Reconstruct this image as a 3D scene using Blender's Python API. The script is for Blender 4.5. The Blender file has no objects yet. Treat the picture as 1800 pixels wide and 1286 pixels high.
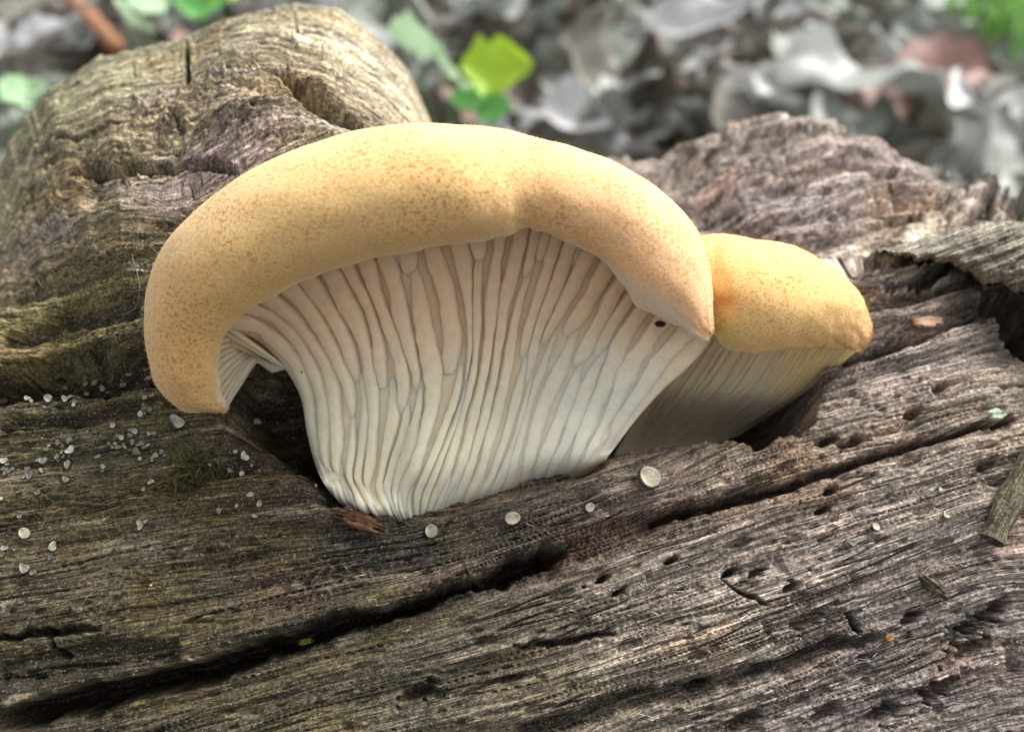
import bpy, bmesh, math, random
import numpy as np
from mathutils import Vector, Matrix

random.seed(7)
RNG = np.random.default_rng(11)
S = 0.01                                    # everything below is laid out in centimetres
sc = bpy.context.scene
COL = sc.collection

# ------------------------------------------------------------------ camera, sky, sun, exposure
PITCH = math.radians(32.0)
FPX = 1766.0                                # focal length in pixels of the 1800 px wide photograph
CAM = np.array([0.0, 0.0, 26.0])
FWD = np.array([0.0, math.cos(PITCH), -math.sin(PITCH)])
UPV = np.array([0.0, math.sin(PITCH), math.cos(PITCH)])
RGT = np.array([1.0, 0.0, 0.0])
cam_d = bpy.data.cameras.new('camera')
cam_o = bpy.data.objects.new('camera', cam_d)
COL.objects.link(cam_o)
cam_o.location = CAM * S
cam_o.rotation_euler = (math.pi / 2 - PITCH, 0, 0)
cam_d.sensor_width = 36.0
cam_d.lens = 36.0 * FPX / 1800.0
cam_d.clip_start = 0.005
cam_d.clip_end = 100.0
cam_d.dof.use_dof = True
cam_d.dof.focus_distance = 11.0 * S
cam_d.dof.aperture_fstop = 21.0
sc.camera = cam_o

SUN_EL, SUN_AZ = math.radians(52), math.radians(62)   # azimuth: clockwise from straight ahead (+Y)
world = bpy.data.worlds.new('World')
sc.world = world
world.use_nodes = True
wn = world.node_tree
wn.nodes.clear()
w_out = wn.nodes.new('ShaderNodeOutputWorld')
w_bg = wn.nodes.new('ShaderNodeBackground')
w_sky = wn.nodes.new('ShaderNodeTexSky')
w_sky.sky_type = 'NISHITA'
w_sky.sun_disc = False
w_sky.sun_elevation = SUN_EL
w_sky.sun_rotation = SUN_AZ
w_sky.dust_density = 4.0
w_sky.air_density = 1.0
w_hs = wn.nodes.new('ShaderNodeHueSaturation')
w_hs.inputs['Saturation'].default_value = 0.12        # overcast: a nearly white sky
w_bg.inputs['Strength'].default_value = 0.12
wn.links.new(w_sky.outputs[0], w_hs.inputs['Color'])
wn.links.new(w_hs.outputs[0], w_bg.inputs[0])
wn.links.new(w_bg.outputs[0], w_out.inputs[0])

sun_d = bpy.data.lights.new('sun', 'SUN')
sun_d.energy = 1.5
sun_d.angle = math.radians(28)
sun_d.color = (1.0, 0.96, 0.88)
sun_o = bpy.data.objects.new('sun', sun_d)
COL.objects.link(sun_o)
_sd = Vector((math.sin(SUN_AZ) * math.cos(SUN_EL), math.cos(SUN_AZ) * math.cos(SUN_EL), math.sin(SUN_EL)))
sun_o.rotation_euler = _sd.to_track_quat('Z', 'Y').to_euler()
sun_o.location = _sd * 2

sc.view_settings.view_transform = 'Standard'
sc.view_settings.look = 'None'
sc.view_settings.gamma = 1.0
sc.view_settings.exposure = 1.2
sc.view_settings.use_curve_mapping = False
sc.render.engine = 'CYCLES'
sc.cycles.use_denoising = True
sc.cycles.denoising_prefilter = 'ACCURATE'
sc.cycles.max_bounces = 8


# ------------------------------------------------------------------ helpers
def at(px, py, d):
    """a point d cm along the viewing axis, in the direction of a pixel of the photograph"""
    px = np.asarray(px, float); py = np.asarray(py, float); d = np.asarray(d, float)
    a = (px - 900.0) / FPX * d
    b = (643.0 - py) / FPX * d
    return CAM + d[..., None] * FWD + a[..., None] * RGT + b[..., None] * UPV


def proj(P):
    Q = P - CAM
    d = Q @ FWD
    return 900 + (Q @ RGT) / d * FPX, 643 - (Q @ UPV) / d * FPX, d


def on_ground(px, py, z=0.0):
    r = at(np.array(px), np.array(py), np.array(1.0)) - CAM
    return CAM + r * ((z - CAM[2]) / r[2])


def smooth(a, b, x):
    t = np.clip((x - a) / (b - a), 0, 1)
    return t * t * (3 - 2 * t)


_P = np.random.default_rng(5).permutation(4096).astype(np.int64)
_G = np.random.default_rng(6).uniform(0, 2 * np.pi, 4096)
_GX, _GY = np.cos(_G), np.sin(_G)
_V = np.random.default_rng(8).uniform(0, 1, 4096)


def noise(x, y, seed=0):
    """2-d gradient noise, about -1..1"""
    xi = np.floor(x).astype(np.int64); yi = np.floor(y).astype(np.int64)
    fx = x - xi; fy = y - yi
    u = fx * fx * fx * (fx * (fx * 6 - 15) + 10)
    v = fy * fy * fy * (fy * (fy * 6 - 15) + 10)

    def g(ix, iy, dx, dy):
        h = _P[(_P[(ix + seed * 131) & 4095] + iy) & 4095]
        return _GX[h] * dx + _GY[h] * dy
    a = g(xi, yi, fx, fy); b = g(xi + 1, yi, fx - 1, fy)
    c = g(xi, yi + 1, fx, fy - 1); d = g(xi + 1, yi + 1, fx - 1, fy - 1)
    return 1.5 * ((a + (b - a) * u) * (1 - v) + (c + (d - c) * u) * v)


def fbm(x, y, o=4, seed=0, gain=0.5):
    r = 0; a = 1.0
    for k in range(o):
        r = r + a * noise(x * 2 ** k, y * 2 ** k, seed + k * 7)
        a *= gain
    return r


def ridged(x, y, o=3, seed=0):
    r = 0; a = 1.0
    for k in range(o):
        r = r + a * (1 - 2 * np.abs(noise(x * 2 ** k, y * 2 ** k, seed + k * 5)))
        a *= 0.5
    return r


def cells(x, y, seed=0):
    """distance to the nearest of one random point per cell, and that point's random value"""
    xi = np.floor(x).astype(np.int64); yi = np.floor(y).astype(np.int64)
    best = np.full(x.shape, 9.0); val = np.zeros(x.shape)
    for dx in (-1, 0, 1):
        for dy in (-1, 0, 1):
            h = _P[(_P[(xi + dx + seed * 57) & 4095] + yi + dy) & 4095]
            px = xi + dx + _V[h]; py = yi + dy + _V[(h * 3 + 17) & 4095]
            d = np.hypot(x - px, y - py)
            m = d < best
            best = np.where(m, d, best); val = np.where(m, _V[(h * 7 + 5) & 4095], val)
    return best, val


def spline(P, n):
    """Catmull-Rom through rows of P, n samples, evenly in index"""
    P = np.asarray(P, float)
    k = len(P)
    Q = np.vstack([2 * P[0] - P[1], P, 2 * P[-1] - P[-2]])
    t = np.linspace(0, k - 1, n)
    i = np.minimum(t.astype(int), k - 2)
    f = (t - i)[:, None]
    a, b, c, d = Q[i], Q[i + 1], Q[i + 2], Q[i + 3]
    return 0.5 * (2 * b + (c - a) * f + (2 * a - 5 * b + 4 * c - d) * f ** 2 + (3 * b - a - 3 * c + d) * f ** 3)


def resample(P, n):
    """n points evenly along a polyline (through a spline)"""
    Q = spline(P, 80)
    L = np.concatenate([[0], np.cumsum(np.linalg.norm(np.diff(Q[:, :2], axis=0), axis=1))])
    t = np.linspace(0, L[-1], n)
    return np.stack([np.interp(t, L, Q[:, j]) for j in range(Q.shape[1])], 1)


def mesh_from(name, V, F, mat=None, parent=None, smooth_shade=True, color=None, vec=None):
    """V in cm; F an (n,3|4) array or list of faces"""
    me = bpy.data.meshes.new(name)
    V = np.asarray(V, np.float64) * S
    F = np.asarray(F, np.int32)
    n, k = F.shape
    me.vertices.add(len(V)); me.vertices.foreach_set('co', V.astype(np.float32).ravel())
    me.loops.add(n * k); me.loops.foreach_set('vertex_index', F.ravel())
    me.polygons.add(n)
    me.polygons.foreach_set('loop_start', np.arange(0, n * k, k, dtype=np.int32))
    if smooth_shade:
        me.polygons.foreach_set('use_smooth', np.ones(n, bool))
    me.update(calc_edges=True)
    me.validate()
    if color is not None:
        at_ = me.color_attributes.new('tint', 'FLOAT_COLOR', 'POINT')
        c = np.ones((len(V), 4), np.float32); c[:, :color.shape[1]] = color
        at_.data.foreach_set('color', c.ravel())
    if vec is not None:
        at_ = me.attributes.new('grain', 'FLOAT_VECTOR', 'POINT')
        at_.data.foreach_set('vector', np.asarray(vec, np.float32).ravel())
    if mat: me.materials.append(mat)
    o = bpy.data.objects.new(name, me)
    COL.objects.link(o)
    if parent: o.parent = parent
    return o


def grid_faces(n, m, wrap_m=False):
    """faces of an n x m vertex grid (row-major)"""
    i = np.arange(n - 1)[:, None]; mm = m if wrap_m else m - 1
    j = np.arange(mm)[None, :]
    j2 = (j + 1) % m
    return np.stack([i * m + j, i * m + j2, (i + 1) * m + j2, (i + 1) * m + j], -1).reshape(-1, 4)


def tag(o, label=None, cat=None, group=None, kind=None):
    if label: o['label'] = label
    if cat: o['category'] = cat
    if group: o['group'] = group
    if kind: o['kind'] = kind
    return o


def empty(name, loc_cm=(0, 0, 0)):
    o = bpy.data.objects.new(name, None)
    o.empty_display_size = 0.01
    COL.objects.link(o)
    o.location = np.asarray(loc_cm) * S
    return o


def keep_parent(child, parent):
    """parent a child whose mesh is in world coordinates"""
    child.parent = parent
    child.matrix_parent_inverse = Matrix.Translation(-Vector(parent.location))
    return child


def material(name):
    m = bpy.data.materials.new(name); m.use_nodes = True
    nt = m.node_tree
    return m, nt, nt.nodes['Principled BSDF'], nt.nodes.new, nt.links.new


def ramp(new, stops):
    r = new('ShaderNodeValToRGB')
    e = r.color_ramp.elements
    while len(e) < len(stops): e.new(0.5)
    for el, (p, c) in zip(e, stops):
        el.position = p
        el.color = (c, c, c, 1) if np.isscalar(c) else (*c, 1)
    return r


def tube(pts, rad, seg=8, close=True):
    """points and faces (quads) of a tube; rad scalar or per point"""
    pts = np.asarray(pts, float); n = len(pts)
    rad = np.broadcast_to(rad, (n,))
    T = np.gradient(pts, axis=0); T /= np.linalg.norm(T, axis=1)[:, None] + 1e-12
    ref = np.array([0, 0, 1.0]) if abs(T[0, 2]) < 0.9 else np.array([1.0, 0, 0])
    A = np.cross(T, ref); A /= np.linalg.norm(A, axis=1)[:, None] + 1e-12
    B = np.cross(T, A)
    ph = np.linspace(0, 2 * np.pi, seg, endpoint=False)
    V = pts[:, None] + rad[:, None, None] * (A[:, None] * np.cos(ph)[None, :, None] + B[:, None] * np.sin(ph)[None, :, None])
    return V.reshape(-1, 3), grid_faces(n, seg, True)


# ------------------------------------------------------------------ materials
def wood_material():
    m, nt, bs, new, link = material('weathered_wood')
    a = new('ShaderNodeAttribute'); a.attribute_name = 'tint'
    g = new('ShaderNodeAttribute'); g.attribute_name = 'grain'
    mp = new('ShaderNodeMapping'); mp.inputs['Scale'].default_value = (2.2, 60.0, 1.0)
    link(g.outputs['Vector'], mp.inputs[0])
    n1 = new('ShaderNodeTexNoise'); n1.inputs['Scale'].default_value = 1.0
    n1.inputs['Detail'].default_value = 5; n1.inputs['Roughness'].default_value = 0.65
    link(mp.outputs[0], n1.inputs['Vector'])
    n2 = new('ShaderNodeTexNoise'); n2.inputs['Scale'].default_value = 26.0
    n2.inputs['Detail'].default_value = 4; n2.inputs['Roughness'].default_value = 0.7
    link(g.outputs['Vector'], n2.inputs['Vector'])
    r1 = ramp(new, [(0.34, 0.16), (0.5, 0.9), (0.68, 2.3)])
    link(n1.outputs['Fac'], r1.inputs[0])
    r2 = ramp(new, [(0.34, 0.35), (0.5, 1.0), (0.66, 1.7)])
    link(n2.outputs['Fac'], r2.inputs[0])
    mx = new('ShaderNodeMix'); mx.data_type = 'RGBA'; mx.blend_type = 'MULTIPLY'; mx.inputs[0].default_value = 1
    link(a.outputs['Color'], mx.inputs['A']); link(r1.outputs[0], mx.inputs['B'])
    mx2 = new('ShaderNodeMix'); mx2.data_type = 'RGBA'; mx2.blend_type = 'MULTIPLY'; mx2.inputs[0].default_value = 1
    link(mx.outputs['Result'], mx2.inputs['A']); link(r2.outputs[0], mx2.inputs['B'])
    # pale dusty flecks of loosened fibre
    n3 = new('ShaderNodeTexNoise'); n3.inputs['Scale'].default_value = 42.0; n3.inputs['Detail'].default_value = 2
    link(g.outputs['Vector'], n3.inputs['Vector'])
    r3 = ramp(new, [(0.61, 0.0), (0.71, 0.8)])
    link(n3.outputs['Fac'], r3.inputs[0])
    mx3 = new('ShaderNodeMix'); mx3.data_type = 'RGBA'
    link(r3.outputs[0], mx3.inputs[0]); link(mx2.outputs['Result'], mx3.inputs['A'])
    mx3.inputs['B'].default_value = (0.50, 0.46, 0.38, 1)
    r4 = ramp(new, [(0.30, 0.25), (0.40, 1.0)])
    n4 = new('ShaderNodeTexNoise'); n4.inputs['Scale'].default_value = 36.0; n4.inputs['Detail'].default_value = 3
    mp4 = new('ShaderNodeMapping'); mp4.inputs['Scale'].default_value = (0.6, 1.0, 1.0); mp4.inputs['Location'].default_value = (5, 9, 3)
    link(g.outputs['Vector'], mp4.inputs[0]); link(mp4.outputs[0], n4.inputs['Vector']); link(n4.outputs['Fac'], r4.inputs[0])
    mx4 = new('ShaderNodeMix'); mx4.data_type = 'RGBA'; mx4.blend_type = 'MULTIPLY'; mx4.inputs[0].default_value = 1
    link(mx3.outputs['Result'], mx4.inputs['A']); link(r4.outputs[0], mx4.inputs['B'])
    link(mx4.outputs['Result'], bs.inputs['Base Color'])
    bs.inputs['Roughness'].default_value = 0.72
    bs.inputs['Specular IOR Level'].default_value = 0.35
    ad = new('ShaderNodeMath'); ad.operation = 'ADD'
    link(n1.outputs['Fac'], ad.inputs[0]); link(n2.outputs['Fac'], ad.inputs[1])
    b = new('ShaderNodeBump'); b.inputs['Strength'].default_value = 1.0; b.inputs['Distance'].default_value = 0.0004
    link(ad.outputs[0], b.inputs['Height']); link(b.outputs[0], bs.inputs['Normal'])
    return m


def flesh_material(name, scale=0.0022):
    """pale flesh of stem and gills; colour comes from the 'tint' attribute"""
    m, nt, bs, new, link = material(name)
    a = new('ShaderNodeAttribute'); a.attribute_name = 'tint'
    tc = new('ShaderNodeTexCoord')
    n = new('ShaderNodeTexNoise'); n.inputs['Scale'].default_value = 900; n.inputs['Detail'].default_value = 3
    link(tc.outputs['Object'], n.inputs['Vector'])
    r = ramp(new, [(0.3, 0.93), (0.7, 1.05)])
    link(n.outputs['Fac'], r.inputs[0])
    mx = new('ShaderNodeMix'); mx.data_type = 'RGBA'; mx.blend_type = 'MULTIPLY'; mx.inputs[0].default_value = 1
    link(a.outputs['Color'], mx.inputs['A']); link(r.outputs[0], mx.inputs['B'])
    link(mx.outputs['Result'], bs.inputs['Base Color'])
    bs.inputs['Roughness'].default_value = 0.62
    bs.inputs['Specular IOR Level'].default_value = 0.25
    bs.inputs['Subsurface Weight'].default_value = 0.75
    bs.inputs['Subsurface Radius'].default_value = (1.0, 0.78, 0.52)
    bs.inputs['Subsurface Scale'].default_value = scale
    b = new('ShaderNodeBump'); b.inputs['Strength'].default_value = 0.25; b.inputs['Distance'].default_value = 0.0001
    link(n.outputs['Fac'], b.inputs['Height']); link(b.outputs[0], bs.inputs['Normal'])
    return m


def cap_material():
    """velvety ochre skin with tiny orange-brown scales; alpha of tint = how scaly, rgb = ground colour"""
    m, nt, bs, new, link = material('scaly_cap_skin')
    a = new('ShaderNodeAttribute'); a.attribute_name = 'tint'
    g = new('ShaderNodeAttribute'); g.attribute_name = 'grain'
    n1 = new('ShaderNodeTexNoise'); n1.inputs['Scale'].default_value = 24.0; n1.inputs['Detail'].default_value = 3
    n1.inputs['Roughness'].default_value = 0.6
    link(g.outputs['Vector'], n1.inputs['Vector'])
    n2 = new('ShaderNodeTexNoise'); n2.inputs['Scale'].default_value = 1.6; n2.inputs['Detail'].default_value = 3
    link(g.outputs['Vector'], n2.inputs['Vector'])
    n3 = new('ShaderNodeTexNoise'); n3.inputs['Scale'].default_value = 42.0; n3.inputs['Detail'].default_value = 2
    link(g.outputs['Vector'], n3.inputs['Vector'])
    r1 = ramp(new, [(0.51, 0.0), (0.62, 1.0)])
    link(n1.outputs['Fac'], r1.inputs[0])
    r2 = ramp(new, [(0.35, 0.25), (0.65, 1.0)])
    link(n2.outputs['Fac'], r2.inputs[0])
    mu = new('ShaderNodeMath'); mu.operation = 'MULTIPLY'
    link(r1.outputs[0], mu.inputs[0]); link(r2.outputs[0], mu.inputs[1])
    mu2 = new('ShaderNodeMath'); mu2.operation = 'MULTIPLY'
    link(mu.outputs[0], mu2.inputs[0]); link(a.outputs['Alpha'], mu2.inputs[1])
    mx = new('ShaderNodeMix'); mx.data_type = 'RGBA'
    link(mu2.outputs[0], mx.inputs[0]); link(a.outputs['Color'], mx.inputs['A'])
    mx.inputs['B'].default_value = (0.56, 0.25, 0.07, 1)
    r3 = ramp(new, [(0.3, 0.86), (0.7, 1.1)])
    link(n3.outputs['Fac'], r3.inputs[0])
    mx2 = new('ShaderNodeMix'); mx2.data_type = 'RGBA'; mx2.blend_type = 'MULTIPLY'; mx2.inputs[0].default_value = 1
    link(mx.outputs['Result'], mx2.inputs['A']); link(r3.outputs[0], mx2.inputs['B'])
    link(mx2.outputs['Result'], bs.inputs['Base Color'])
    bs.inputs['Roughness'].default_value = 0.85
    bs.inputs['Specular IOR Level'].default_value = 0.12
    bs.inputs['Subsurface Weight'].default_value = 0.25
    bs.inputs['Subsurface Radius'].default_value = (1.0, 0.5, 0.2)
    bs.inputs['Subsurface Scale'].default_value = 0.0018
    bs.inputs['Sheen Weight'].default_value = 0.25
    bs.inputs['Sheen Roughness'].default_value = 0.5
    bs.inputs['Sheen Tint'].default_value = (1, 0.85, 0.6, 1)
    ad = new('ShaderNodeMath'); ad.operation = 'ADD'
    link(n1.outputs['Fac'], ad.inputs[0]); link(n3.outputs['Fac'], ad.inputs[1])
    b = new('ShaderNodeBump'); b.inputs['Strength'].default_value = 0.35; b.inputs['Distance'].default_value = 0.00016
    link(ad.outputs[0], b.inputs['Height']); link(b.outputs[0], bs.inputs['Normal'])
    return m


def simple_material(name, c1, c2, scale, rough=0.7, bump=0.0, spec=0.3, sss=0.0, transl=0.0, detail=3, lo=0.35, hi=0.65):
    m, nt, bs, new, link = material(name)
    tc = new('ShaderNodeTexCoord')
    n = new('ShaderNodeTexNoise'); n.inputs['Scale'].default_value = scale; n.inputs['Detail'].default_value = detail
    link(tc.outputs['Object'], n.inputs['Vector'])
    r = ramp(new, [(lo, c1), (hi, c2)])
    link(n.outputs['Fac'], r.inputs[0]); link(r.outputs[0], bs.inputs['Base Color'])
    bs.inputs['Roughness'].default_value = rough
    bs.inputs['Specular IOR Level'].default_value = spec
    if sss:
        bs.inputs['Subsurface Weight'].default_value = sss
        bs.inputs['Subsurface Scale'].default_value = 0.0006
    if transl:
        t = new('ShaderNodeBsdfTranslucent'); link(r.outputs[0], t.inputs['Color'])
        mixs = new('ShaderNodeMixShader'); mixs.inputs[0].default_value = transl
        out = nt.nodes['Material Output']
        link(bs.outputs[0], mixs.inputs[1]); link(t.outputs[0], mixs.inputs[2]); link(mixs.outputs[0], out.inputs[0])
    if bump:
        b = new('ShaderNodeBump'); b.inputs['Strength'].default_value = 0.6; b.inputs['Distance'].default_value = bump
        link(n.outputs['Fac'], b.inputs['Height']); link(b.outputs[0], bs.inputs['Normal'])
    return m


WOOD = wood_material()
FLESH = flesh_material('pale_gill_flesh')
CAPM = cap_material()
SOIL = simple_material('forest_soil', (0.018, 0.014, 0.011), (0.07, 0.055, 0.042), 60, 0.95, 0.004)
CUP = simple_material('cup_fungus_disc', (0.26, 0.235, 0.165), (0.52, 0.475, 0.35), 90, 0.55, 0, 0.4)
CUPS = simple_material('cup_fungus_dark_rim', (0.025, 0.022, 0.024), (0.09, 0.08, 0.085), 900, 0.6, 0, 0.4)
BARK = simple_material('twig_bark', (0.03, 0.026, 0.016), (0.19, 0.165, 0.10), 2200, 0.85, 0.0004)
CHIP = simple_material('red_brown_decayed_wood', (0.07, 0.03, 0.016), (0.26, 0.125, 0.065), 900, 0.75, 0.0004)
MOSS = simple_material('olive_moss', (0.03, 0.028, 0.01), (0.13, 0.115, 0.04), 500, 0.9)
THREAD = simple_material('pale_fibre', (0.28, 0.25, 0.21), (0.42, 0.39, 0.33), 300, 0.6)

# ------------------------------------------------------------------ ground
gx = np.concatenate([np.linspace(-600, -70, 14), np.linspace(-66, 66, 120), np.linspace(70, 600, 14)])
gy = np.concatenate([np.linspace(-300, -8, 10), np.linspace(-4, 130, 130), np.linspace(140, 900, 16)])
GX, GY = np.meshgrid(gx, gy, indexing='ij')


def ground_z(x, y):
    x = np.asarray(x, float); y = np.asarray(y, float)
    return 0.9 * fbm(x * 0.05, y * 0.05, 3, 3) + 0.35 * noise(x * 0.4, y * 0.4, 9) - 0.6


GZ = ground_z(GX, GY)
tag(mesh_from('ground', np.stack([GX, GY, GZ], -1).reshape(-1, 3), grid_faces(*GX.shape)[:, ::-1], SOIL), kind='structure')

# ------------------------------------------------------------------ the log
R0 = 10.0
YAW = math.radians(6.0)
AX = np.array([math.cos(YAW), math.sin(YAW), 0.0])
BK = np.array([-math.sin(YAW), math.cos(YAW), 0.0])     # horizontal, away from the camera
PIV = np.array([0.0, 15.0, CAM[2] - 15.5])


def log_point(u, th, r):
    """u along the axis, th from the camera side (0) over the top (90 degrees), r radius"""
    return PIV + u[..., None] * AX + (r * -np.cos(th))[..., None] * BK + (r * np.sin(th))[..., None] * np.array([0, 0, 1.0])


SIL = np.array([(-900, 520), (-400, 430), (-60, 470), (0, 400), (40, 310), (75, 220), (120, 140), (200, 85), (330, 55), (400, 24), (450, 8), (520, -4),
                (600, 6), (680, 62), (720, 112), (760, 205), (800, 250), (900, 290), (1000, 310), (1140, 295), (1180, 262), (1200, 250), (1260, 240),
                (1330, 225), (1430, 240), (1460, 272), (1530, 300), (1570, 375), (1600, 415), (1640, 440), (1700, 420), (1722, 388), (1800, 388), (2200, 430), (2800, 520)], float)


def crest_w(th, u=0.0):
    return smooth(np.radians(48 + 19 * smooth(-4.6, -7.2, u)), math.radians(84), th) * (1 - smooth(math.radians(115), math.radians(165), th))


def crest(u):
    """radius at the top of the log so that its outline against the litter comes out as it does"""
    th = np.radians(np.linspace(55, 130, 60))
    w = crest_w(th[None], u[:, None])
    r = np.full(u.shape, R0)
    for _ in range(14):
        RR_ = R0 + (r[:, None] - R0) * w
        px, py, d = proj(log_point(u[:, None] + 0 * th[None], th[None] + 0 * u[:, None], RR_))
        k = py.argmin(1); ar = np.arange(len(u))
        want = np.interp(px[ar, k], SIL[:, 0], SIL[:, 1]) + OUTL
        r = r + np.clip((py[ar, k] - want) / FPX * d[ar, k] * 0.6, -.6, .6)
    return r


def macro_r(u, th, ucols, crest_vals):
    ue = u - 0.07 * np.clip(100 - np.degrees(th), 0, 32) * smooth(-3.0, -6.0, u)      # the knob is round in plan
    c = np.interp(ue, ucols, crest_vals)
    return R0 + (c - R0) * crest_w(th, u)


OUTL = 26.0
_uc = np.linspace(-22, 22, 900)
_cv = crest(_uc)
_cv = _cv + 0.0

# coarse macro surface for turning pixels into log coordinates
cu, ct = np.meshgrid(np.linspace(-12, 12, 420), np.radians(np.linspace(25, 95, 420)), indexing='ij')
CP = log_point(cu, ct, macro_r(cu, ct, _uc, _cv))
cpx, cpy, cpd = proj(CP)


def to_log(px, py):
    """(u, s) of the log surface seen at a pixel; s = R0 * angle"""
    e = np.hypot(cpx - px, cpy - py)
    d = np.where(e < 9, cpd, 1e9)
    k = np.argmin(d) if d.min() < 1e8 else np.argmin(e)
    near = np.where(np.abs(cpd.ravel() - cpd.ravel()[k]) < 0.5, e.ravel(), 1e9)
    k = np.argmin(near)
    return cu.ravel()[k], R0 * ct.ravel()[k]


def line(pts):
    return np.array([to_log(*p[:2]) for p in pts])


FLOW = [
    [(0, 1255), (250, 1195), (450, 1140), (600, 1095), (750, 1055), (900, 1005), (1000, 975), (1200, 905), (1400, 850), (1600, 790), (1790, 728)],
    [(600, 1285), (900, 1210), (1150, 1125), (1400, 1045), (1600, 965), (1790, 885)],
    [(0, 1005), (250, 955), (450, 918), (600, 905), (800, 885), (1000, 845), (1150, 810)],
    [(0, 1125), (200, 1085), (400, 1045), (600, 1005), (800, 960)],
    [(0, 795), (150, 770), (300, 745), (420, 725)],
    [(0, 665), (130, 645), (260, 625), (400, 600)],
    [(0, 560), (120, 540), (250, 522), (330, 520)],
    [(0, 470), (100, 445), (200, 435), (330, 440)],
    [(0, 385), (100, 362), (200, 355), (300, 375), (370, 400)],
    [(20, 300), (90, 215), (170, 160), (300, 110), (450, 80), (560, 110), (640, 160), (690, 215)],
    [(1440, 690), (1540, 660), (1680, 615), (1790, 570)],
    [(1540, 540), (1650, 500), (1790, 440)],
    [(1250, 330), (1400, 290), (1480, 275)],
    [(1300, 470), (1450, 430), (1600, 388)],
    [(1180, 1280), (1381, 1240), (1500, 1190), (1651, 1123), (1790, 1062)],
    [(1560, 1280), (1680, 1225), (1790, 1170)],
]
_fx, _fs, _fw = [], [], []
MAIN = line(FLOW[0]); MAIN = MAIN[np.argsort(MAIN[:, 0])]
for f in FLOW:
    L = line(f)
    d = np.concatenate([[0], np.cumsum(np.hypot(*np.diff(L, axis=0).T))])
    t = np.arange(0, d[-1], 0.35)
    x = np.interp(t, d, L[:, 0]); s = np.interp(t, d, L[:, 1])
    _fx.append(x); _fs.append(s); _fw.append(s - MAIN[:, 1].mean() - np.mean(s - np.interp(x, MAIN[:, 0], MAIN[:, 1])))
_fx, _fs, _fw = map(np.concatenate, (_fx, _fs, _fw))

DENSE_U, DENSE_T = 1180, 780
ud = np.linspace(-1, 1, DENSE_U)
ud = 9.6 * (0.72 * ud + 0.28 * ud ** 3)
ucol = np.concatenate([np.linspace(-22, -9.9, 14), ud, np.linspace(9.9, 22, 14)])
td = np.linspace(0, 1, DENSE_T)
td = np.radians(33 + 69 * (0.86 * td + 0.14 * td ** 2))
trow = np.concatenate([td, np.radians(np.linspace(103, 391, 70))])
U, T = np.meshgrid(ucol, trow, indexing='ij')
SS = R0 * T
# grain coordinate: interpolate the warp on a coarse grid, then sample
wu, ws = np.linspace(-22, 22, 110), np.linspace(R0 * trow[0], R0 * trow[-1], 150)
WU, WS = np.meshgrid(wu, ws, indexing='ij')
num = np.zeros(WU.shape); den = np.full(WU.shape, 1e-4)
for x, s, w in zip(_fx, _fs, _fw):
    k = 1.0 / ((WU - x) ** 2 * 0.6 + (WS - s) ** 2 * 1.6 + 0.15) ** 1.6
    num += k * w; den += k
WW = num / den


def sample_grid(u, s, A):
    a = np.clip((u - wu[0]) / (wu[1] - wu[0]), 0, len(wu) - 1.001); b = np.clip((s - ws[0]) / (ws[1] - ws[0]), 0, len(ws) - 1.001)
    i = a.astype(int); j = b.astype(int); fa = a - i; fb = b - j
    return (A[i, j] * (1 - fa) + A[i + 1, j] * fa) * (1 - fb) + (A[i, j + 1] * (1 - fa) + A[i + 1, j + 1] * fa) * fb


CC = SS - sample_grid(U, SS, WW)
wob = 0.07 * noise(U * 0.30, CC * 0.7, 21) + 0.016 * noise(U * 1.3, CC * 2.2, 22)
GC = CC + wob
RR = macro_r(U, T, _uc, _cv)
front = (T < np.radians(112)).astype(float) * 1.0


def polydist(L, u, s, jit=0):
    """distance to polyline L and position (0..1) along it, signed by side"""
    best = np.full(u.shape, 1e9); pos = np.zeros(u.shape); side = np.ones(u.shape)
    seg = np.hypot(*np.diff(L, axis=0).T); tot = seg.sum(); acc = 0
    for k in range(len(L) - 1):
        a, b = L[k], L[k + 1]; ab = b - a; q = (ab ** 2).sum() + 1e-9
        t = np.clip(((u - a[0]) * ab[0] + (s - a[1]) * ab[1]) / q, 0, 1)
        dx = u - a[0] - t * ab[0]; dy = s - a[1] - t * ab[1]
        d = np.hypot(dx, dy)
        m = d < best
        best = np.where(m, d, best); pos = np.where(m, (acc + t * seg[k]) / tot, pos)
        side = np.where(m, np.sign(ab[0] * dy - ab[1] * dx), side)
        acc += seg[k]
    return best, pos, side


H = np.zeros(U.shape)
CRACKW = np.zeros(U.shape)                       # rotted inner wood of cracks, and shade painted into hollows
REDW = np.zeros(U.shape)


def local(L, pad):
    m = (U > L[:, 0].min() - pad) & (U < L[:, 0].max() + pad) & (SS > L[:, 1].min() - pad) & (SS < L[:, 1].max() + pad) & (T < np.radians(110))
    return m


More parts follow.
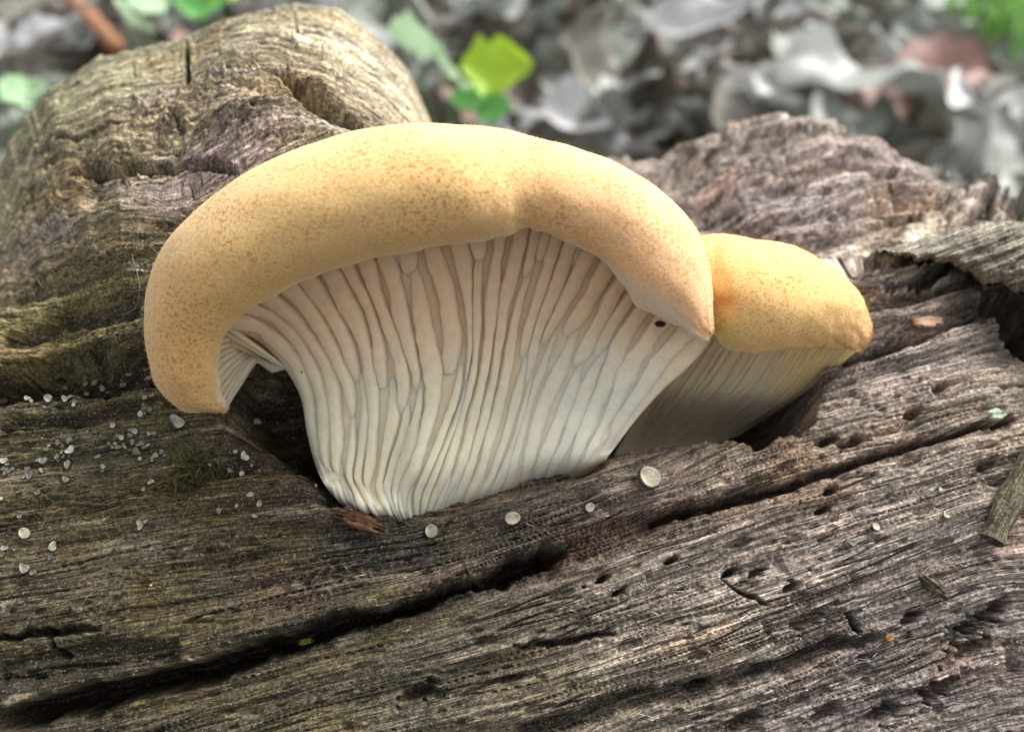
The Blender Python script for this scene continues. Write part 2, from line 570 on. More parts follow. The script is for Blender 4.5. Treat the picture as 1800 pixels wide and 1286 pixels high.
def groove(pts, widths, depths, rough=0.35, step=0.0, red=0.0, power=2.0, stepw=0.5):
    """a crack along pixels; widths / depths in cm per point; step lifts the wood above the line"""
    global H, CRACKW, REDW
    L = line(pts)
    pad = max(widths) * 3 + 0.9
    m = local(L, pad)
    u, s = U[m], SS[m]
    j1 = 0.06 * noise(u * 1.6, s * 0.8, 31) + 0.035 * noise(u * 7, s * 3, 32) + 0.012 * noise(u * 22, s * 10, 34)
    d, p, side = polydist(L, u, s + j1 * rough / 0.35)
    x = np.linspace(0, 1, len(pts))
    seg = np.concatenate([[0], np.cumsum(np.hypot(*np.diff(L, axis=0).T))]); seg /= seg[-1]
    w = np.interp(p, seg, widths); dp = np.interp(p, seg, depths)
    w = w * (1 + rough * noise(u * 2.2, s * 1.3, 33))
    k = np.exp(-(d / (w * 0.5 + 1e-6)) ** (2 * power))
    endf = smooth(0, 0.04, p) * (1 - smooth(0.96, 1, p))
    H[m] -= dp * k * endf
    if step:
        H[m] += step * smooth(0, 1, np.clip(1 - d / stepw, 0, 1)) * (side > 0) * endf
    CRACKW[m] = np.maximum(CRACKW[m], k * endf)
    if red: REDW[m] = np.maximum(REDW[m], red * np.exp(-(d / (w * 0.9)) ** 2) * endf)


def blob(px, py, ru, rs, h, power=1.0, rot=0.0):
    """raise (h>0) or sink the surface around a pixel, radii in cm"""
    global H
    c = to_log(px, py)
    m = (np.abs(U - c[0]) < 3 * max(ru, rs)) & (np.abs(SS - c[1]) < 3 * max(ru, rs)) & (T < np.radians(112))
    a = U[m] - c[0]; b = SS[m] - c[1]
    cr, sr = math.cos(rot), math.sin(rot)
    q = ((a * cr + b * sr) / ru) ** 2 + ((-a * sr + b * cr) / rs) ** 2
    q = q * (1 + 0.5 * noise(U[m] * 2.1, SS[m] * 3.1, 41) + 0.7 * noise(U[m] * 7, SS[m] * 12, 42) + 0.5 * noise(U[m] * 15, SS[m] * 28, 43))
    H[m] += h * np.exp(-np.maximum(q, 0) ** power)


def region(pts, h, soft=0.12, rough=0.12, rot=0.0):
    """raise or sink a polygon of pixels"""
    global H, CRACKW
    L = line(pts); LL = np.vstack([L, L[:1]])
    m = local(L, soft * 3 + 0.4)
    u = U[m] + rough * noise(U[m] * 2.5, SS[m] * 2.5, 51) + 0.4 * rough * noise(U[m] * 9, SS[m] * 9, 52)
    s = SS[m] + rough * noise(U[m] * 2.5, SS[m] * 2.5, 53) + 0.4 * rough * noise(U[m] * 9, SS[m] * 9, 54)
    d, _, _ = polydist(LL, u, s)
    ins = np.zeros(u.shape, bool)
    for k in range(len(L)):
        a, b = L[k], L[(k + 1) % len(L)]
        c = ((a[1] > s) != (b[1] > s)) & (u < (b[0] - a[0]) * (s - a[1]) / (b[1] - a[1] + 1e-12) + a[0])
        ins ^= c
    sd = np.where(ins, d, -d)
    H[m] += h * smooth(-soft, soft, sd)
    if rot: CRACKW[m] = np.maximum(CRACKW[m], rot * (smooth(0, soft * 2.0, sd) if rot < 1 else smooth(-0.9, -0.2, sd)))  # shade of a sunken hollow painted into its colour


# grain relief, coarse to fine, all along the grain
amp_left = smooth(2.0, -4.0, U)
H += 0.08 * fbm(U * 0.16, GC * 0.9, 3, 61) * front
H += 0.030 * ridged(U * 0.20, GC * 3.0, 2, 63) * front
terr = fbm(U * 0.22 + 7, GC * 1.9, 3, 65)
rear = smooth(R0 * math.radians(58), R0 * math.radians(72), SS) * smooth(-1.0, 2.5, U)
tj = 0.03 * noise(U * 5, GC * 9, 66)
H += (0.035 + 0.15 * rear) * (smooth(-0.03, 0.01, terr + tj) + smooth(0.29, 0.32, terr + tj) + smooth(-0.40, -0.37, terr + tj)) * front
H += 0.024 * ridged(U * 0.32, GC * 8.5, 2, 67) * (0.8 + 0.6 * noise(U * 0.5, GC * 0.9, 68)) * front
fine = ridged(U * 0.65, GC * 20.0, 2, 71)
H += 0.014 * fine * front
H += 0.007 * ridged(U * 1.4, GC * 44.0, 1, 73) * front
# splits: thin, long, sharp-edged
spl = np.abs(noise(U * 0.28, GC * 6.5, 74)) + 0.10 * smooth(-0.3, 0.5, noise(U * 0.7, GC * 1.7, 76))
H -= 0.085 * smooth(0.06, 0.015, spl) * front
spl = np.abs(noise(U * 0.45 + 3, GC * 15, 94)) + 0.22 * smooth(-0.4, 0.5, noise(U * 0.5, GC * 1.3, 95))
H -= 0.05 * smooth(0.10, 0.02, spl) * front
crumb = smooth(0.0, 0.6, fbm(U * 0.45, SS * 0.6, 3, 75) + 0.25 * smooth(-1, 4, U) + 0.15)
H += crumb * (0.026 * fbm(U * 3.2, GC * 9.0, 4, 77) + 0.014 * noise(U * 17, GC * 30, 79)) * front
H += (0.010 * fbm(U * 7, GC * 11, 3, 96) + 0.006 * noise(U * 26, GC * 34, 80)) * front
cd, cv = cells(U * 1.3, GC * 3.2, 4)
H -= 0.09 * smooth(0.22, 0.12, cd + 0.05 * noise(U * 9, GC * 12, 78)) * (cv > 0.74) * front * smooth(-6, 1, U)
cd, cv = cells(U * 3.3, GC * 6.5, 9)
H -= 0.05 * smooth(0.24, 0.12, cd + 0.07 * noise(U * 14, GC * 16, 78)) * (cv > 0.62) * front
# short cross cracks
cd, cv = cells(U * 1.9 + 0.6 * GC, GC * 0.9, 14)
H -= 0.07 * smooth(0.16, 0.05, cd) * (cv > 0.6) * front * smooth(-1, 3, U)

# the long crack under the mushroom
groove([(0, 1268), (120, 1238), (250, 1205), (450, 1152), (600, 1103), (750, 1058), (850, 1022)], [0.18, 0.25, 0.26, 0.22, 0.18, 0.14, 0.10], [0.9, 1.1, 1.1, 1.1, 0.9, 0.7, 0.5], step=0.24, stepw=0.8, power=2.5)
groove([(830, 1030), (900, 1000), (960, 985), (1000, 972)], [0.12, 0.26, 0.22, 0.08], [0.4, 1.1, 0.9, 0.3], step=0.1)
groove([(950, 985), (1040, 955), (1140, 925), (1230, 897)], [0.2, 0.24, 0.2, 0.12], [0.25, 0.18, 0.2, 0.25], red=1.0)
groove([(1130, 925), (1240, 893), (1340, 868), (1440, 838), (1540, 805), (1660, 772), (1790, 736)], [0.08, 0.13, 0.13, 0.11, 0.10, 0.08, 0.06], [0.4, 0.55, 0.5, 0.5, 0.45, 0.4, 0.25], rough=0.2, step=0.10, red=0.5)
# left ledge and its undercut
groove([(-40, 690), (60, 678), (140, 668), (220, 660), (300, 655)], [0.40, 0.45, 0.42, 0.4, 0.3], [0.85, 0.9, 0.9, 0.8, 0.5], step=0.30, stepw=0.6, power=2.5)
groove([(0, 592), (120, 570), (250, 548)], [0.2, 0.22, 0.2], [0.16, 0.2, 0.16])
groove([(0, 762), (120, 748), (260, 728)], [0.16, 0.2, 0.16], [0.12, 0.16, 0.14])
groove([(-30, 1128), (60, 1118), (120, 1112), (190, 1108)], [0.08, 0.1, 0.1, 0.05], [0.25, 0.3, 0.25, 0.1])
groove([(82, 1112), (100, 1145), (125, 1170)], [0.06, 0.08, 0.05], [0.2, 0.22, 0.15])
groove([(0, 1190), (150, 1165), (330, 1135)], [0.3, 0.35, 0.25], [0.16, 0.2, 0.15])
# hump: slit, knot hole, overlapping burr
groove([(120, 322), (190, 316), (255, 302), (330, 294), (400, 305), (430, 322)], [0.05, 0.12, 0.13, 0.10, 0.08, 0.05], [0.2, 0.5, 0.5, 0.4, 0.3, 0.15], step=0.05, stepw=0.4)
groove([(455, 138), (500, 152), (545, 178), (590, 205), (640, 232)], [0.07, 0.12, 0.26, 0.30, 0.15], [0.25, 0.5, 1.3, 1.5, 0.8], rough=0.2)
groove([(330, 95), (330, 130), (333, 172)], [0.05, 0.08, 0.05], [0.3, 0.4, 0.3])
groove([(60, 300), (140, 262), (220, 225), (300, 212), (330, 240)], [0.03, 0.05, 0.05, 0.05, 0.03], [0.06, 0.12, 0.14, 0.12, 0.08], step=0.05, stepw=0.3)
blob(250, 245, 0.8, 0.25, 0.12, 1.2, 0.2)
blob(420, 190, 0.9, 0.25, 0.12, 1.2, -0.4)
blob(55, 360, 0.16, 0.12, -0.4, 1.5)
# hollow the smaller mushroom grows out of, and the torn lip in front of it
region([(1050, 800), (1130, 778), (1260, 778), (1340, 782), (1400, 760), (1440, 690), (1430, 650), (1400, 600), (1250, 560), (1100, 600), (1030, 700)], -2.0, 0.12, 0.14, 0.8)
region([(1030, 862), (1060, 815), (1150, 800), (1280, 800), (1390, 790), (1410, 830), (1250, 870), (1100, 890)], 0.14, 0.2, 0.1)
# cup-shaped seat of the big mushroom and the shaded hollow beside it
region([(375, 575), (450, 535), (640, 560), (720, 760), (690, 868), (610, 862), (540, 812), (460, 770), (415, 720)], -1.7, 0.32, 0.10, 0.55)
region([(690, 925), (740, 910), (830, 888), (900, 866), (990, 846), (1050, 824), (1040, 795), (980, 810), (850, 820), (700, 850)], -0.40, 0.12, 0.06)
# black cavity and broken ledge on the far right
region([(1690, 520), (1740, 500), (1830, 500), (1950, 560), (1950, 680), (1820, 640), (1750, 585)], -2.2, 0.22, 0.12, 1.2)
region([(1530, 470), (1600, 415), (1700, 395), (1815, 380), (1815, 470), (1720, 480), (1640, 492)], 0.38, 0.12, 0.12)
groove([(1590, 505), (1650, 480), (1700, 450), (1720, 415)], [0.15, 0.3, 0.3, 0.15], [0.3, 0.7, 0.7, 0.3])
groove([(1370, 400), (1480, 370), (1560, 350)], [0.12, 0.2, 0.14], [0.25, 0.4, 0.25])
groove([(1270, 350), (1360, 325), (1440, 300)], [0.12, 0.22, 0.14], [0.25, 0.4, 0.25])
groove([(1530, 545), (1600, 530), (1680, 500)], [0.12, 0.25, 0.2], [0.3, 0.45, 0.3])
groove([(1480, 640), (1560, 618), (1650, 600)], [0.12, 0.2, 0.12], [0.2, 0.35, 0.2])
# pits in the lower right
for px, py, r in [(1452, 868, .11), (1447, 898, .11), (1325, 1010, .10), (1380, 1035, .10), (1420, 1090, .2), (1675, 1120, .26), (1720, 1090, .22), (1700, 1140, .2),
                  (1755, 1060, .16), (1600, 1085, .12), (1315, 1262, .22), (1450, 1250, .2), (1650, 1210, .22), (1560, 1250, .2), (1230, 1205, .16), (1085, 1040, .09),
                  (740, 1215, .2), (1640, 690, .14), (1600, 735, .12), (1490, 785, .16), (1455, 775, .12), (1725, 820, .14), (1280, 1005, .1), (1180, 985, .09), (1055, 1020, .08)]:
    blob(px, py, r * 0.95, r * 0.36, -0.30, 2.4, 0.4)
groove([(900, 1130), (960, 1132), (1030, 1118), (1080, 1110)], [0.05, 0.08, 0.08, 0.04], [0.12, 0.2, 0.2, 0.1])
groove([(1270, 1010), (1320, 1045), (1345, 1060)], [0.03, 0.045, 0.02], [0.12, 0.2, 0.1])
groove([(1480, 1075), (1500, 1100), (1515, 1110)], [0.05, 0.09, 0.05], [0.15, 0.25, 0.1])
groove([(900, 1285), (1080, 1235), (1240, 1205), (1400, 1160), (1560, 1110)], [0.15, 0.22, 0.2, 0.2, 0.12], [0.15, 0.2, 0.2, 0.22, 0.12])

LP = log_point(U, T, RR + H)

# colour: weathering and algae zones, lower-left shade painted in, then figure along the grain
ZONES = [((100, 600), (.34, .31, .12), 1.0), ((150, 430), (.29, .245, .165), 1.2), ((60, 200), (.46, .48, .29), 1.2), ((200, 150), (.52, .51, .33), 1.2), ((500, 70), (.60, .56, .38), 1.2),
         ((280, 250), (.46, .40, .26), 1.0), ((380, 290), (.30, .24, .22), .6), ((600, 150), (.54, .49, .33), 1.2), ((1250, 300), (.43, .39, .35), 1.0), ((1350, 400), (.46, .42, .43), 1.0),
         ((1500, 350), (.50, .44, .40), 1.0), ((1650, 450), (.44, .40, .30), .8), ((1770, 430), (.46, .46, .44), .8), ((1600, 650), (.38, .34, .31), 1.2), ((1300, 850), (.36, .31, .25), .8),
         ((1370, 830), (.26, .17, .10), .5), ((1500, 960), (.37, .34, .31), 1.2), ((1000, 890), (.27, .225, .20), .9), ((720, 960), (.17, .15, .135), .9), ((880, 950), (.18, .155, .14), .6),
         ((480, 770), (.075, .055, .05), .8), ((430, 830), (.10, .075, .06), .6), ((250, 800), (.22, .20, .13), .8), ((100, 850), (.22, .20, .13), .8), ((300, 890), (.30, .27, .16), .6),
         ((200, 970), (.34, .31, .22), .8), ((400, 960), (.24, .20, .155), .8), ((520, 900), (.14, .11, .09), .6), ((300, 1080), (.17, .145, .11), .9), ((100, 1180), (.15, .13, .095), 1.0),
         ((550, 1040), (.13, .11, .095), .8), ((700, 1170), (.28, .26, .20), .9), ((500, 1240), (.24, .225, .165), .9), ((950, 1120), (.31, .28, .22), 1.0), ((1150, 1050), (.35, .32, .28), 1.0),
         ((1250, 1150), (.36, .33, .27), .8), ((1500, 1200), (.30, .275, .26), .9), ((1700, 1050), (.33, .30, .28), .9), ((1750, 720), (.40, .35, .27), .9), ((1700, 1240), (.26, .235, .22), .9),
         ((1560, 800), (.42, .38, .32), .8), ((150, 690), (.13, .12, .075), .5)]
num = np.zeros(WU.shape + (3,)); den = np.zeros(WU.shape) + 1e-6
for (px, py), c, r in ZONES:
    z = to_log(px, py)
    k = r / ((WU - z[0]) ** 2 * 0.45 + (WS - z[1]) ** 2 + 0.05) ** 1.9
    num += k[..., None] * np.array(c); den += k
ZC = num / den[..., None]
jx = U + 0.5 * noise(U * 0.6, GC * 1.4, 81); jy = SS + 0.25 * noise(U * 0.6, GC * 1.6, 82)
C3 = np.stack([sample_grid(jx, jy, ZC[..., k]) for k in range(3)], -1)
GH = GC + 0.9 * H                                # follows the walls of steps and cracks too
v = 1.0 + 0.40 * fbm(U * 0.30, GC * 2.6, 3, 83) + 0.34 * noise(U * 0.5, GC * 11, 85) + 0.36 * noise(U * 0.9, GH * 24, 86) + 0.30 * noise(U * 1.8, GH * 48, 84) + 0.34 * noise(U * 9, GH * 17, 93) + 0.25 * noise(U * 24, GH * 34, 97)
C3 = C3 * np.clip(v, 0.15, 2.4)[..., None]
green = smooth(0.05, 0.75, fbm(U * 0.6, GC * 1.7, 3, 87) + 0.55 * amp_left - 0.22 + 0.4 * noise(U * 4, GC * 9, 88)) * (0.25 + 0.75 * amp_left)
C3 = C3 * (1 - 0.45 * green[..., None]) + 0.45 * green[..., None] * np.array([.27, .235, .085]) * np.clip(v, .5, 1.5)[..., None]
pale = smooth(0.35, 0.8, fbm(U * 0.7, GC * 4.0, 3, 89) + 0.35 * noise(U * 6, GH * 14, 90))
C3 = C3 * (1 - 0.6 * pale[..., None]) + 0.6 * pale[..., None] * np.array([.62, .57, .49])
warm = smooth(0.2, 0.8, fbm(U * 0.8 + 4, GC * 1.3, 3, 91))
C3 = C3 * (1 + warm[..., None] * np.array([.10, -.02, -.10]))
REDN = np.clip(REDW * (0.75 + 0.5 * noise(U * 3, GC * 9, 92)), 0, 1)[..., None]
C3 = C3 * (1 - REDN) + REDN * np.array([.15, .075, .048])
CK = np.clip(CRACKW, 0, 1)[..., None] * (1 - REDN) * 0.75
C3 = C3 * (1 - CK) + CK * np.array([.045, .034, .027])          # rotted wood inside the cracks; painted shade in the sunken hollows
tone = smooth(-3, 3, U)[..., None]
C3 = C3 * (1 + np.array([.48, .52, .85]) * (smooth(62, 76, np.degrees(T)) * smooth(0.5, -1.5, U))[..., None])      # algae-grey wood of the knob, the brighter light on it painted in
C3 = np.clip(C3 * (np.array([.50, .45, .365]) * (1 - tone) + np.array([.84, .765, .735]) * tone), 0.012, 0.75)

nU, nT = U.shape
LV = LP.reshape(-1, 3)
LF = grid_faces(nU, nT, True)
# close the ends with a fan of quads onto an axis point, slightly domed
e0 = len(LV); ctr0 = PIV + AX * (ucol[0] - 0.6); ctr1 = PIV + AX * (ucol[-1] + 0.6)
LV = np.vstack([LV, ctr0, ctr1])
j = np.arange(0, nT - 1, 2)
capA = np.stack([np.full(len(j), e0), (j + 2) % nT, j + 1, j], -1)
base = (nU - 1) * nT
capB = np.stack([np.full(len(j), e0 + 1), base + j, base + j + 1, base + (j + 2) % nT], -1)
LF = np.vstack([LF, capA, capB])
colv = np.vstack([C3.reshape(-1, 3), [[.2, .15, .1]] * 2])
grv = np.vstack([np.stack([U, GC, H], -1).reshape(-1, 3), [[0, 0, 0]] * 2])
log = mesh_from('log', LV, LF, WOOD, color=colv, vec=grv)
tag(log, 'weathered grey-brown fallen log, cracked and mossy, with a knotted hump', 'log')

# depth map of the finished log, for setting things down on it
_lp = LP[:, :DENSE_T].reshape(-1, 3)
_x, _y, _d = proj(_lp)
BIN = 4
W_, H_ = 1900 // BIN + 60, 1400 // BIN + 40
_bi = ((_x + 60) / BIN).astype(int); _bj = ((_y + 60) / BIN).astype(int)
_ok = (_bi >= 0) & (_bi < W_) & (_bj >= 0) & (_bj < H_)
DM = np.full(W_ * H_, 1e9); np.minimum.at(DM, (_bi * H_ + _bj)[_ok], _d[_ok])
DM = DM.reshape(W_, H_)


def log_depth(px, py, rad=2):
    i = int((px + 60) / BIN); j_ = int((py + 60) / BIN)
    a = DM[max(i - rad, 0):i + rad + 1, max(j_ - rad, 0):j_ + rad + 1]
    a = a[a < 1e8]
    return float(np.median(a)) if len(a) else 13.0


def log_near(px, py, rad=4):
    i = int((px + 60) / BIN); j_ = int((py + 60) / BIN)
    a = DM[max(i - rad, 0):i + rad + 1, max(j_ - rad, 0):j_ + rad + 1]
    a = a[a < 1e8]
    return float(a.min()) if len(a) else 13.0


def log_normal(P):
    q = np.asarray(P) - PIV
    q = q - AX * (q @ AX)
    return q / np.linalg.norm(q)


# ------------------------------------------------------------------ mushrooms
def build_mushroom(name, label, tlines, rim, base_depth, depth_prof, lateral, gill_ts, gill_h, ground_col, colour_fn, flesh_fn, back=1.2, seed=1,
                   gill_width=0.5, lobe=None, crease=lambda t, o: 0 * t, base_sink=0.12, fuzz=5000, extend=10, bed_fn=None, clear=False):
    rng = np.random.default_rng(seed)
    K, NT = 60, 160
    n = len(tlines)
    # 1. gill-bearing surface from traced gill lines, top (row 0) to base (row K-1)
    ext = []
    for l in tlines:
        p0, p1 = np.array(l[0], float), np.array(l[1], float)
        ext.append([tuple(p0 + (p0 - p1) / np.linalg.norm(p0 - p1) * extend)] + list(l))
    rows = np.stack([resample(l, K) for l in ext])                     # n, K, 2
    tl = np.linspace(0, 1, n)
    G2 = np.stack([spline(rows[:, k], NT) for k in range(K)], 1)            # NT, K, 2
    tt = np.linspace(0, 1, NT)
    kk = np.linspace(0, 1, K)
    bd = np.array([base_depth(*G2[i, -1]) for i in range(NT)])
    ker = np.hanning(31); ker /= ker.sum()
    bd = np.convolve(np.pad(bd, 15, 'edge'), ker, 'valid') + base_sink
    prof = np.interp(kk, *zip(*depth_prof))
    latp = lateral * np.abs(tt * 2 - 1) ** 2.4
    wb = smooth(0.45, 1.0, kk)
    D = (prof[None, :] + latp[:, None]) * (1 - wb[None]) + wb[None] * bd[:, None]
    for _i in range(NT if clear else 0):
        for _k in range(K - 3):
            D[_i, _k] = min(D[_i, _k], log_near(*G2[_i, _k]) - 0.10)
    for _ in range(6):                                                   # no dents where it was pushed clear of the wood
        D[1:-1] = (D[:-2] + D[2:] + 2 * D[1:-1]) / 4
        D[:, 1:-1] = (D[:, :-2] + D[:, 2:] + 2 * D[:, 1:-1]) / 4
    front_s = at(G2[..., 0], G2[..., 1], D)                               # NT, K, 3
    # 2. back of the stem
    NB = 40
    tb = np.linspace(0, 1, NB + 2)[1:-1]
    bk = front_s[-1][None] * (1 - tb)[:, None, None] + front_s[0][None] * tb[:, None, None]
    bk = bk + FWD * (back * np.sin(np.pi * tb)[:, None, None] ** 0.7)
    ring = np.concatenate([front_s, bk], 0)                               # ring of columns, each K rows
    m = ring.shape[0]
    V = ring.transpose(1, 0, 2).reshape(-1, 3)
    F = grid_faces(K, m, True)[:, ::-1]
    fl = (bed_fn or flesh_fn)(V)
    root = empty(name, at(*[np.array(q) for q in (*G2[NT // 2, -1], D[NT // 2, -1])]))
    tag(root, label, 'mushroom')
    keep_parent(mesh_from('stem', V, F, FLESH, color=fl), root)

    # 3. cap: rolled margin, swept along the rim
    NR, NS = 220, 76
    rm = spline(np.array(rim, float), NR)                                # Dx,Dy,Fx,Fy,depth,flat
    Dp = rm[:, 0:2]; Fp = rm[:, 2:4]; dc = rm[:, 4]; fl_ = rm[:, 5]; border = rm[:, 6]
    b = np.linalg.norm(Fp - Dp, axis=1) / FPX * dc
    trim = rm[:, 7]                                                      # t of the stem surface this rim point hangs over
    SECT = np.concatenate([np.linspace(0, 3, 12, endpoint=False), np.linspace(3, 14.5, NS - 24), np.linspace(14.5, 18, 13)[1:]])
    LOBEV = []
    Vc = np.zeros((NR, NS, 3)); colc = np.zeros((NR, NS, 4)); gv = np.zeros((NR, NS, 3))
    for i in range(NR):
        d0, f0 = Dp[i], Fp[i]
        ax = f0 - d0
        tq = np.clip(trim[i], 0, 1)
        si = min(int(tq * (NT - 1)), NT - 1)
        pts = []
        # inside: from the gill surface up to the margin
        a_in = front_s[si, int(0.03 * K)] + FWD * 0.30
        px_, py_, dd_ = proj(a_in)
        if lobe is not None and trim[i] < 0:
            px_, py_, dd_ = lobe(trim[i], d0)
        up = 0.30
        pts.append((px_, py_, dd_))
        if lobe is not None and trim[i] < 0:
            vx, vy, vd = 0.55 * px_ + 0.45 * d0[0], 0.55 * py_ + 0.45 * d0[1] - 30 - 18 * min(1, -trim[i] * 1.5), dd_ + 0.10
            kx = smooth(0, 0.25, -trim[i])
            px_, py_, dd_ = px_, py_, dd_
            pts[-1] = (px_, py_, dd_)
            LOBEV.append((i, vx, vy, vd, kx))
        pts.append((d0[0] + ax[0] * up * 1.15, d0[1] + ax[1] * up * 1.15, dc[i] + 0.50 * b[i]))
        pts.append((d0[0] + ax[0] * up * .7, d0[1] + ax[1] * up * .7, dc[i] + 0.34 * b[i]))
        pts.append((d0[0] + ax[0] * 0.06, d0[1] + ax[1] * 0.06, dc[i] + 0.10 * b[i]))
        for phi in np.radians([4, 18, 36, 56, 78, 100, 122, 144, 162, 178, 196, 216, 238]):
            o = 0.5 - 0.5 * math.cos(phi)
            dep = dc[i] - math.sin(phi) * b[i] * fl_[i]
            pts.append((d0[0] + ax[0] * o, d0[1] + ax[1] * o, dep))
        # down the back to the stem
        bi = NT + int((1 - tq) * (NB - 1))
        a_bk = 0.12 * ring[min(max(bi, NT), m - 1), int(0.5 * K)] + 0.88 * ring[NT:, int(0.5 * K)].mean(0) + FWD * 0.1
        px2, py2, dd2 = proj(a_bk)
        if lobe is not None and trim[i] < 0:
            px2, py2, dd2 = px_ + 2, py_ - 12, dd_ + 0.25
        mid = (vx, vy - 12, vd + 0.3) if (lobe is not None and trim[i] < -0.2) else (0.45 * (d0[0] + 0.5 * ax[0]) + 0.55 * px2, 0.45 * (d0[1] + 0.5 * ax[1]) + 0.55 * py2, max(dc[i] + 0.62 * b[i], 0.5 * (dc[i] + dd2) + 0.45))
        if trim[i] > 0.8:
            ke = float(smooth(0.8, 0.93, trim[i]))
            q0 = proj(front_s[-1, int(0.40 * K)])
            mid = tuple(np.array(mid) * (1 - ke) + ke * np.array([d0[0] + .6 * ax[0] - 10, d0[1] + .6 * ax[1], q0[2] + 0.55]))
            e2 = np.array([q0[0] - 45, q0[1], q0[2] + 0.65])
            px2, py2, dd2 = np.array([px2, py2, dd2]) * (1 - ke) + e2 * ke
        pts.append(mid)
        pts.append((px2, py2, dd2))
        pts = np.array(pts)
        if lobe is not None and trim[i] < 0:
            pts[1] = pts[1] * (1 - kx) + np.array([vx, vy, vd]) * kx
        Q = spline(pts, 320)
        P3 = at(Q[:, 0], Q[:, 1], Q[:, 2])
        sp = SECT
        idx = sp / (len(pts) - 1) * 319
        Vc[i] = np.stack([np.interp(idx, np.arange(320), P3[:, k]) for k in range(3)], 1)
        L = np.array([1.0])
        over = (sp - 3.6) / 8.5                                                       # 0 at the margin, ~1 at the crest
        colc[i], gv[i] = colour_fn(i / (NR - 1), over, border[i], Vc[i], L[-1] * np.linspace(0, 1, NS) ** 0.95, rng)
    # lumps: the roll is not a perfect tube
    ti = np.linspace(0, 1, NR)[:, None] * np.ones((1, NS)); si_ = np.linspace(0, 1, NS)[None] * np.ones((NR, 1))
    nrm = np.cross(np.gradient(Vc, axis=0), np.gradient(Vc, axis=1)); nrm /= np.linalg.norm(nrm, axis=2)[..., None] + 1e-9
    if (nrm[NR // 2, NS // 2] @ FWD) > 0: nrm = -nrm
    lump = 0.030 * noise(ti * 9 + seed, si_ * 6, 101) + 0.012 * noise(ti * 26, si_ * 16, 102)
    edge = np.exp(-((si_ - 0.20) / 0.07) ** 2) * 0.03 * noise(ti * 34, si_ * 3, 103)
    Vc = Vc + nrm * (lump + edge + crease(ti, (SECT[None] - 3.6) / 8.5))[..., None] * 0.9
    Fc = grid_faces(NR, NS)
    cap = keep_parent(mesh_from('cap', Vc.reshape(-1, 3), Fc, CAPM, color=colc.reshape(-1, 4), vec=gv.reshape(-1, 3)), root)
    me = cap.data
    # which way do normals look; flip so they face out
    bmn = np.array(me.polygons[(NR // 2) * (NS - 1) + NS // 2].normal)
    if bmn @ FWD > 0: me.flip_normals()
    # end caps of the roll
    for e in ():
        c = Vc[e, 10:66]
        ctr = c.mean(0)
        VV = np.vstack([c, ctr[None]]); nn = len(c)
        jj = np.arange(0, nn - 2, 2)
        FF = np.stack([np.full(len(jj), nn), jj, jj + 1, jj + 2], -1)
        gg = np.vstack([gv[e, 10:66], gv[e, 30][None]])
        cc = np.vstack([colc[e, 10:66], colc[e, 20][None]])
        keep_parent(mesh_from('margin_end', VV, FF, CAPM, color=cc, vec=gg, smooth_shade=True), root)
    if lobe is not None:
        for i in [q for q in range(2, NR) if trim[q] < 0.0][::4]:
            pth = resample(Vc[i, 0:11], 16)
            Vg, Fg = tube(pth, 0.040 * np.sin(np.linspace(0.35, 2.9, 16)), 7)
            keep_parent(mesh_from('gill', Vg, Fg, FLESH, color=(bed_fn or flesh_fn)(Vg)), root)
    # 4. gills: each a blade of its own standing on the surface
    SN = np.cross(np.gradient(front_s, axis=0), np.gradient(front_s, axis=1)); SN /= np.linalg.norm(SN, axis=2)[..., None] + 1e-9
    SN = np.where((SN @ FWD)[..., None] > 0, -SN, SN)

    def surf(t, v):
        a = np.clip(t, 0, 1) * (NT - 1.001); c = np.clip(v, 0, 1) * (K - 1.001)
        i0 = a.astype(int); k0 = c.astype(int); fa = (a - i0)[:, None]; fc = (c - k0)[:, None]
        f = lambda A: (A[i0, k0] * (1 - fa) + A[i0 + 1, k0] * fa) * (1 - fc) + (A[i0, k0 + 1] * (1 - fa) + A[i0 + 1, k0 + 1] * fa) * fc
        return f(front_s), f(SN)
    for gi, (t0, v0, v1, dt, hs, ws_) in enumerate(gill_ts):
        ns = max(18, int(72 * (v1 - v0)))
        vv = np.linspace(v0, v1, ns)
        tw = t0 + dt * (vv - v0) / max(v1 - v0, 1e-3) + 0.0028 * np.sin(vv * 17 + gi * 2.1) + 0.0020 * noise(vv * 26, np.full(ns, gi * 3.7), 110)
        P, N = surf(tw, vv)
        P2, _ = surf(tw + 0.006, vv)
        B = P2 - P
        loc = np.linalg.norm(B, axis=1) / 0.006                                   # cm per unit t
        B /= np.linalg.norm(B, axis=1)[:, None] + 1e-9
        q = np.linspace(0, 1, ns)
        tip0 = 0.30 if v0 > 0.08 else 0.0; tip1 = 0.16 if v1 < 0.99 else 0.16
        env = np.clip(q / (tip0 + 1e-6), 0, 1) ** 0.8 * np.clip((1 - q) / tip1, 0, 1) ** 0.85
        env = np.where(tip0 == 0, np.sqrt(np.clip((1 - q) / tip1, 0, 1)), env)
        h = gill_h(t0, vv) * hs * env * (1 + 0.22 * noise(vv * 11, np.full(ns, gi * 1.3), 111))
        w = np.clip(loc * gill_width * ws_, 0.03, 0.20) * (0.35 + 0.65 * env) * (1 + 0.30 * noise(vv * 7, np.full(ns, gi * 2.3 + 9), 112) + 0.12 * noise(vv * 34, np.full(ns, gi * 2.3 + 5), 113))
        lean = 0.35
        prof_ = [(-0.56, -0.3), (-0.53, 0.4), (-0.47, 0.86), (-0.34, 1.0), (0.0, 1.0), (0.26, 0.93), (0.44, 0.70), (0.58, 0.25), (0.70, -0.3)]
        VV = np.stack([P + B * (w * a_ + h * c_ * lean * 0.4)[:, None] + N * ((np.maximum(h, 0.006) - 0.05 * (gill_h(t0, vv) <= 1e-4)) * c_)[:, None] for a_, c_ in prof_], 1)
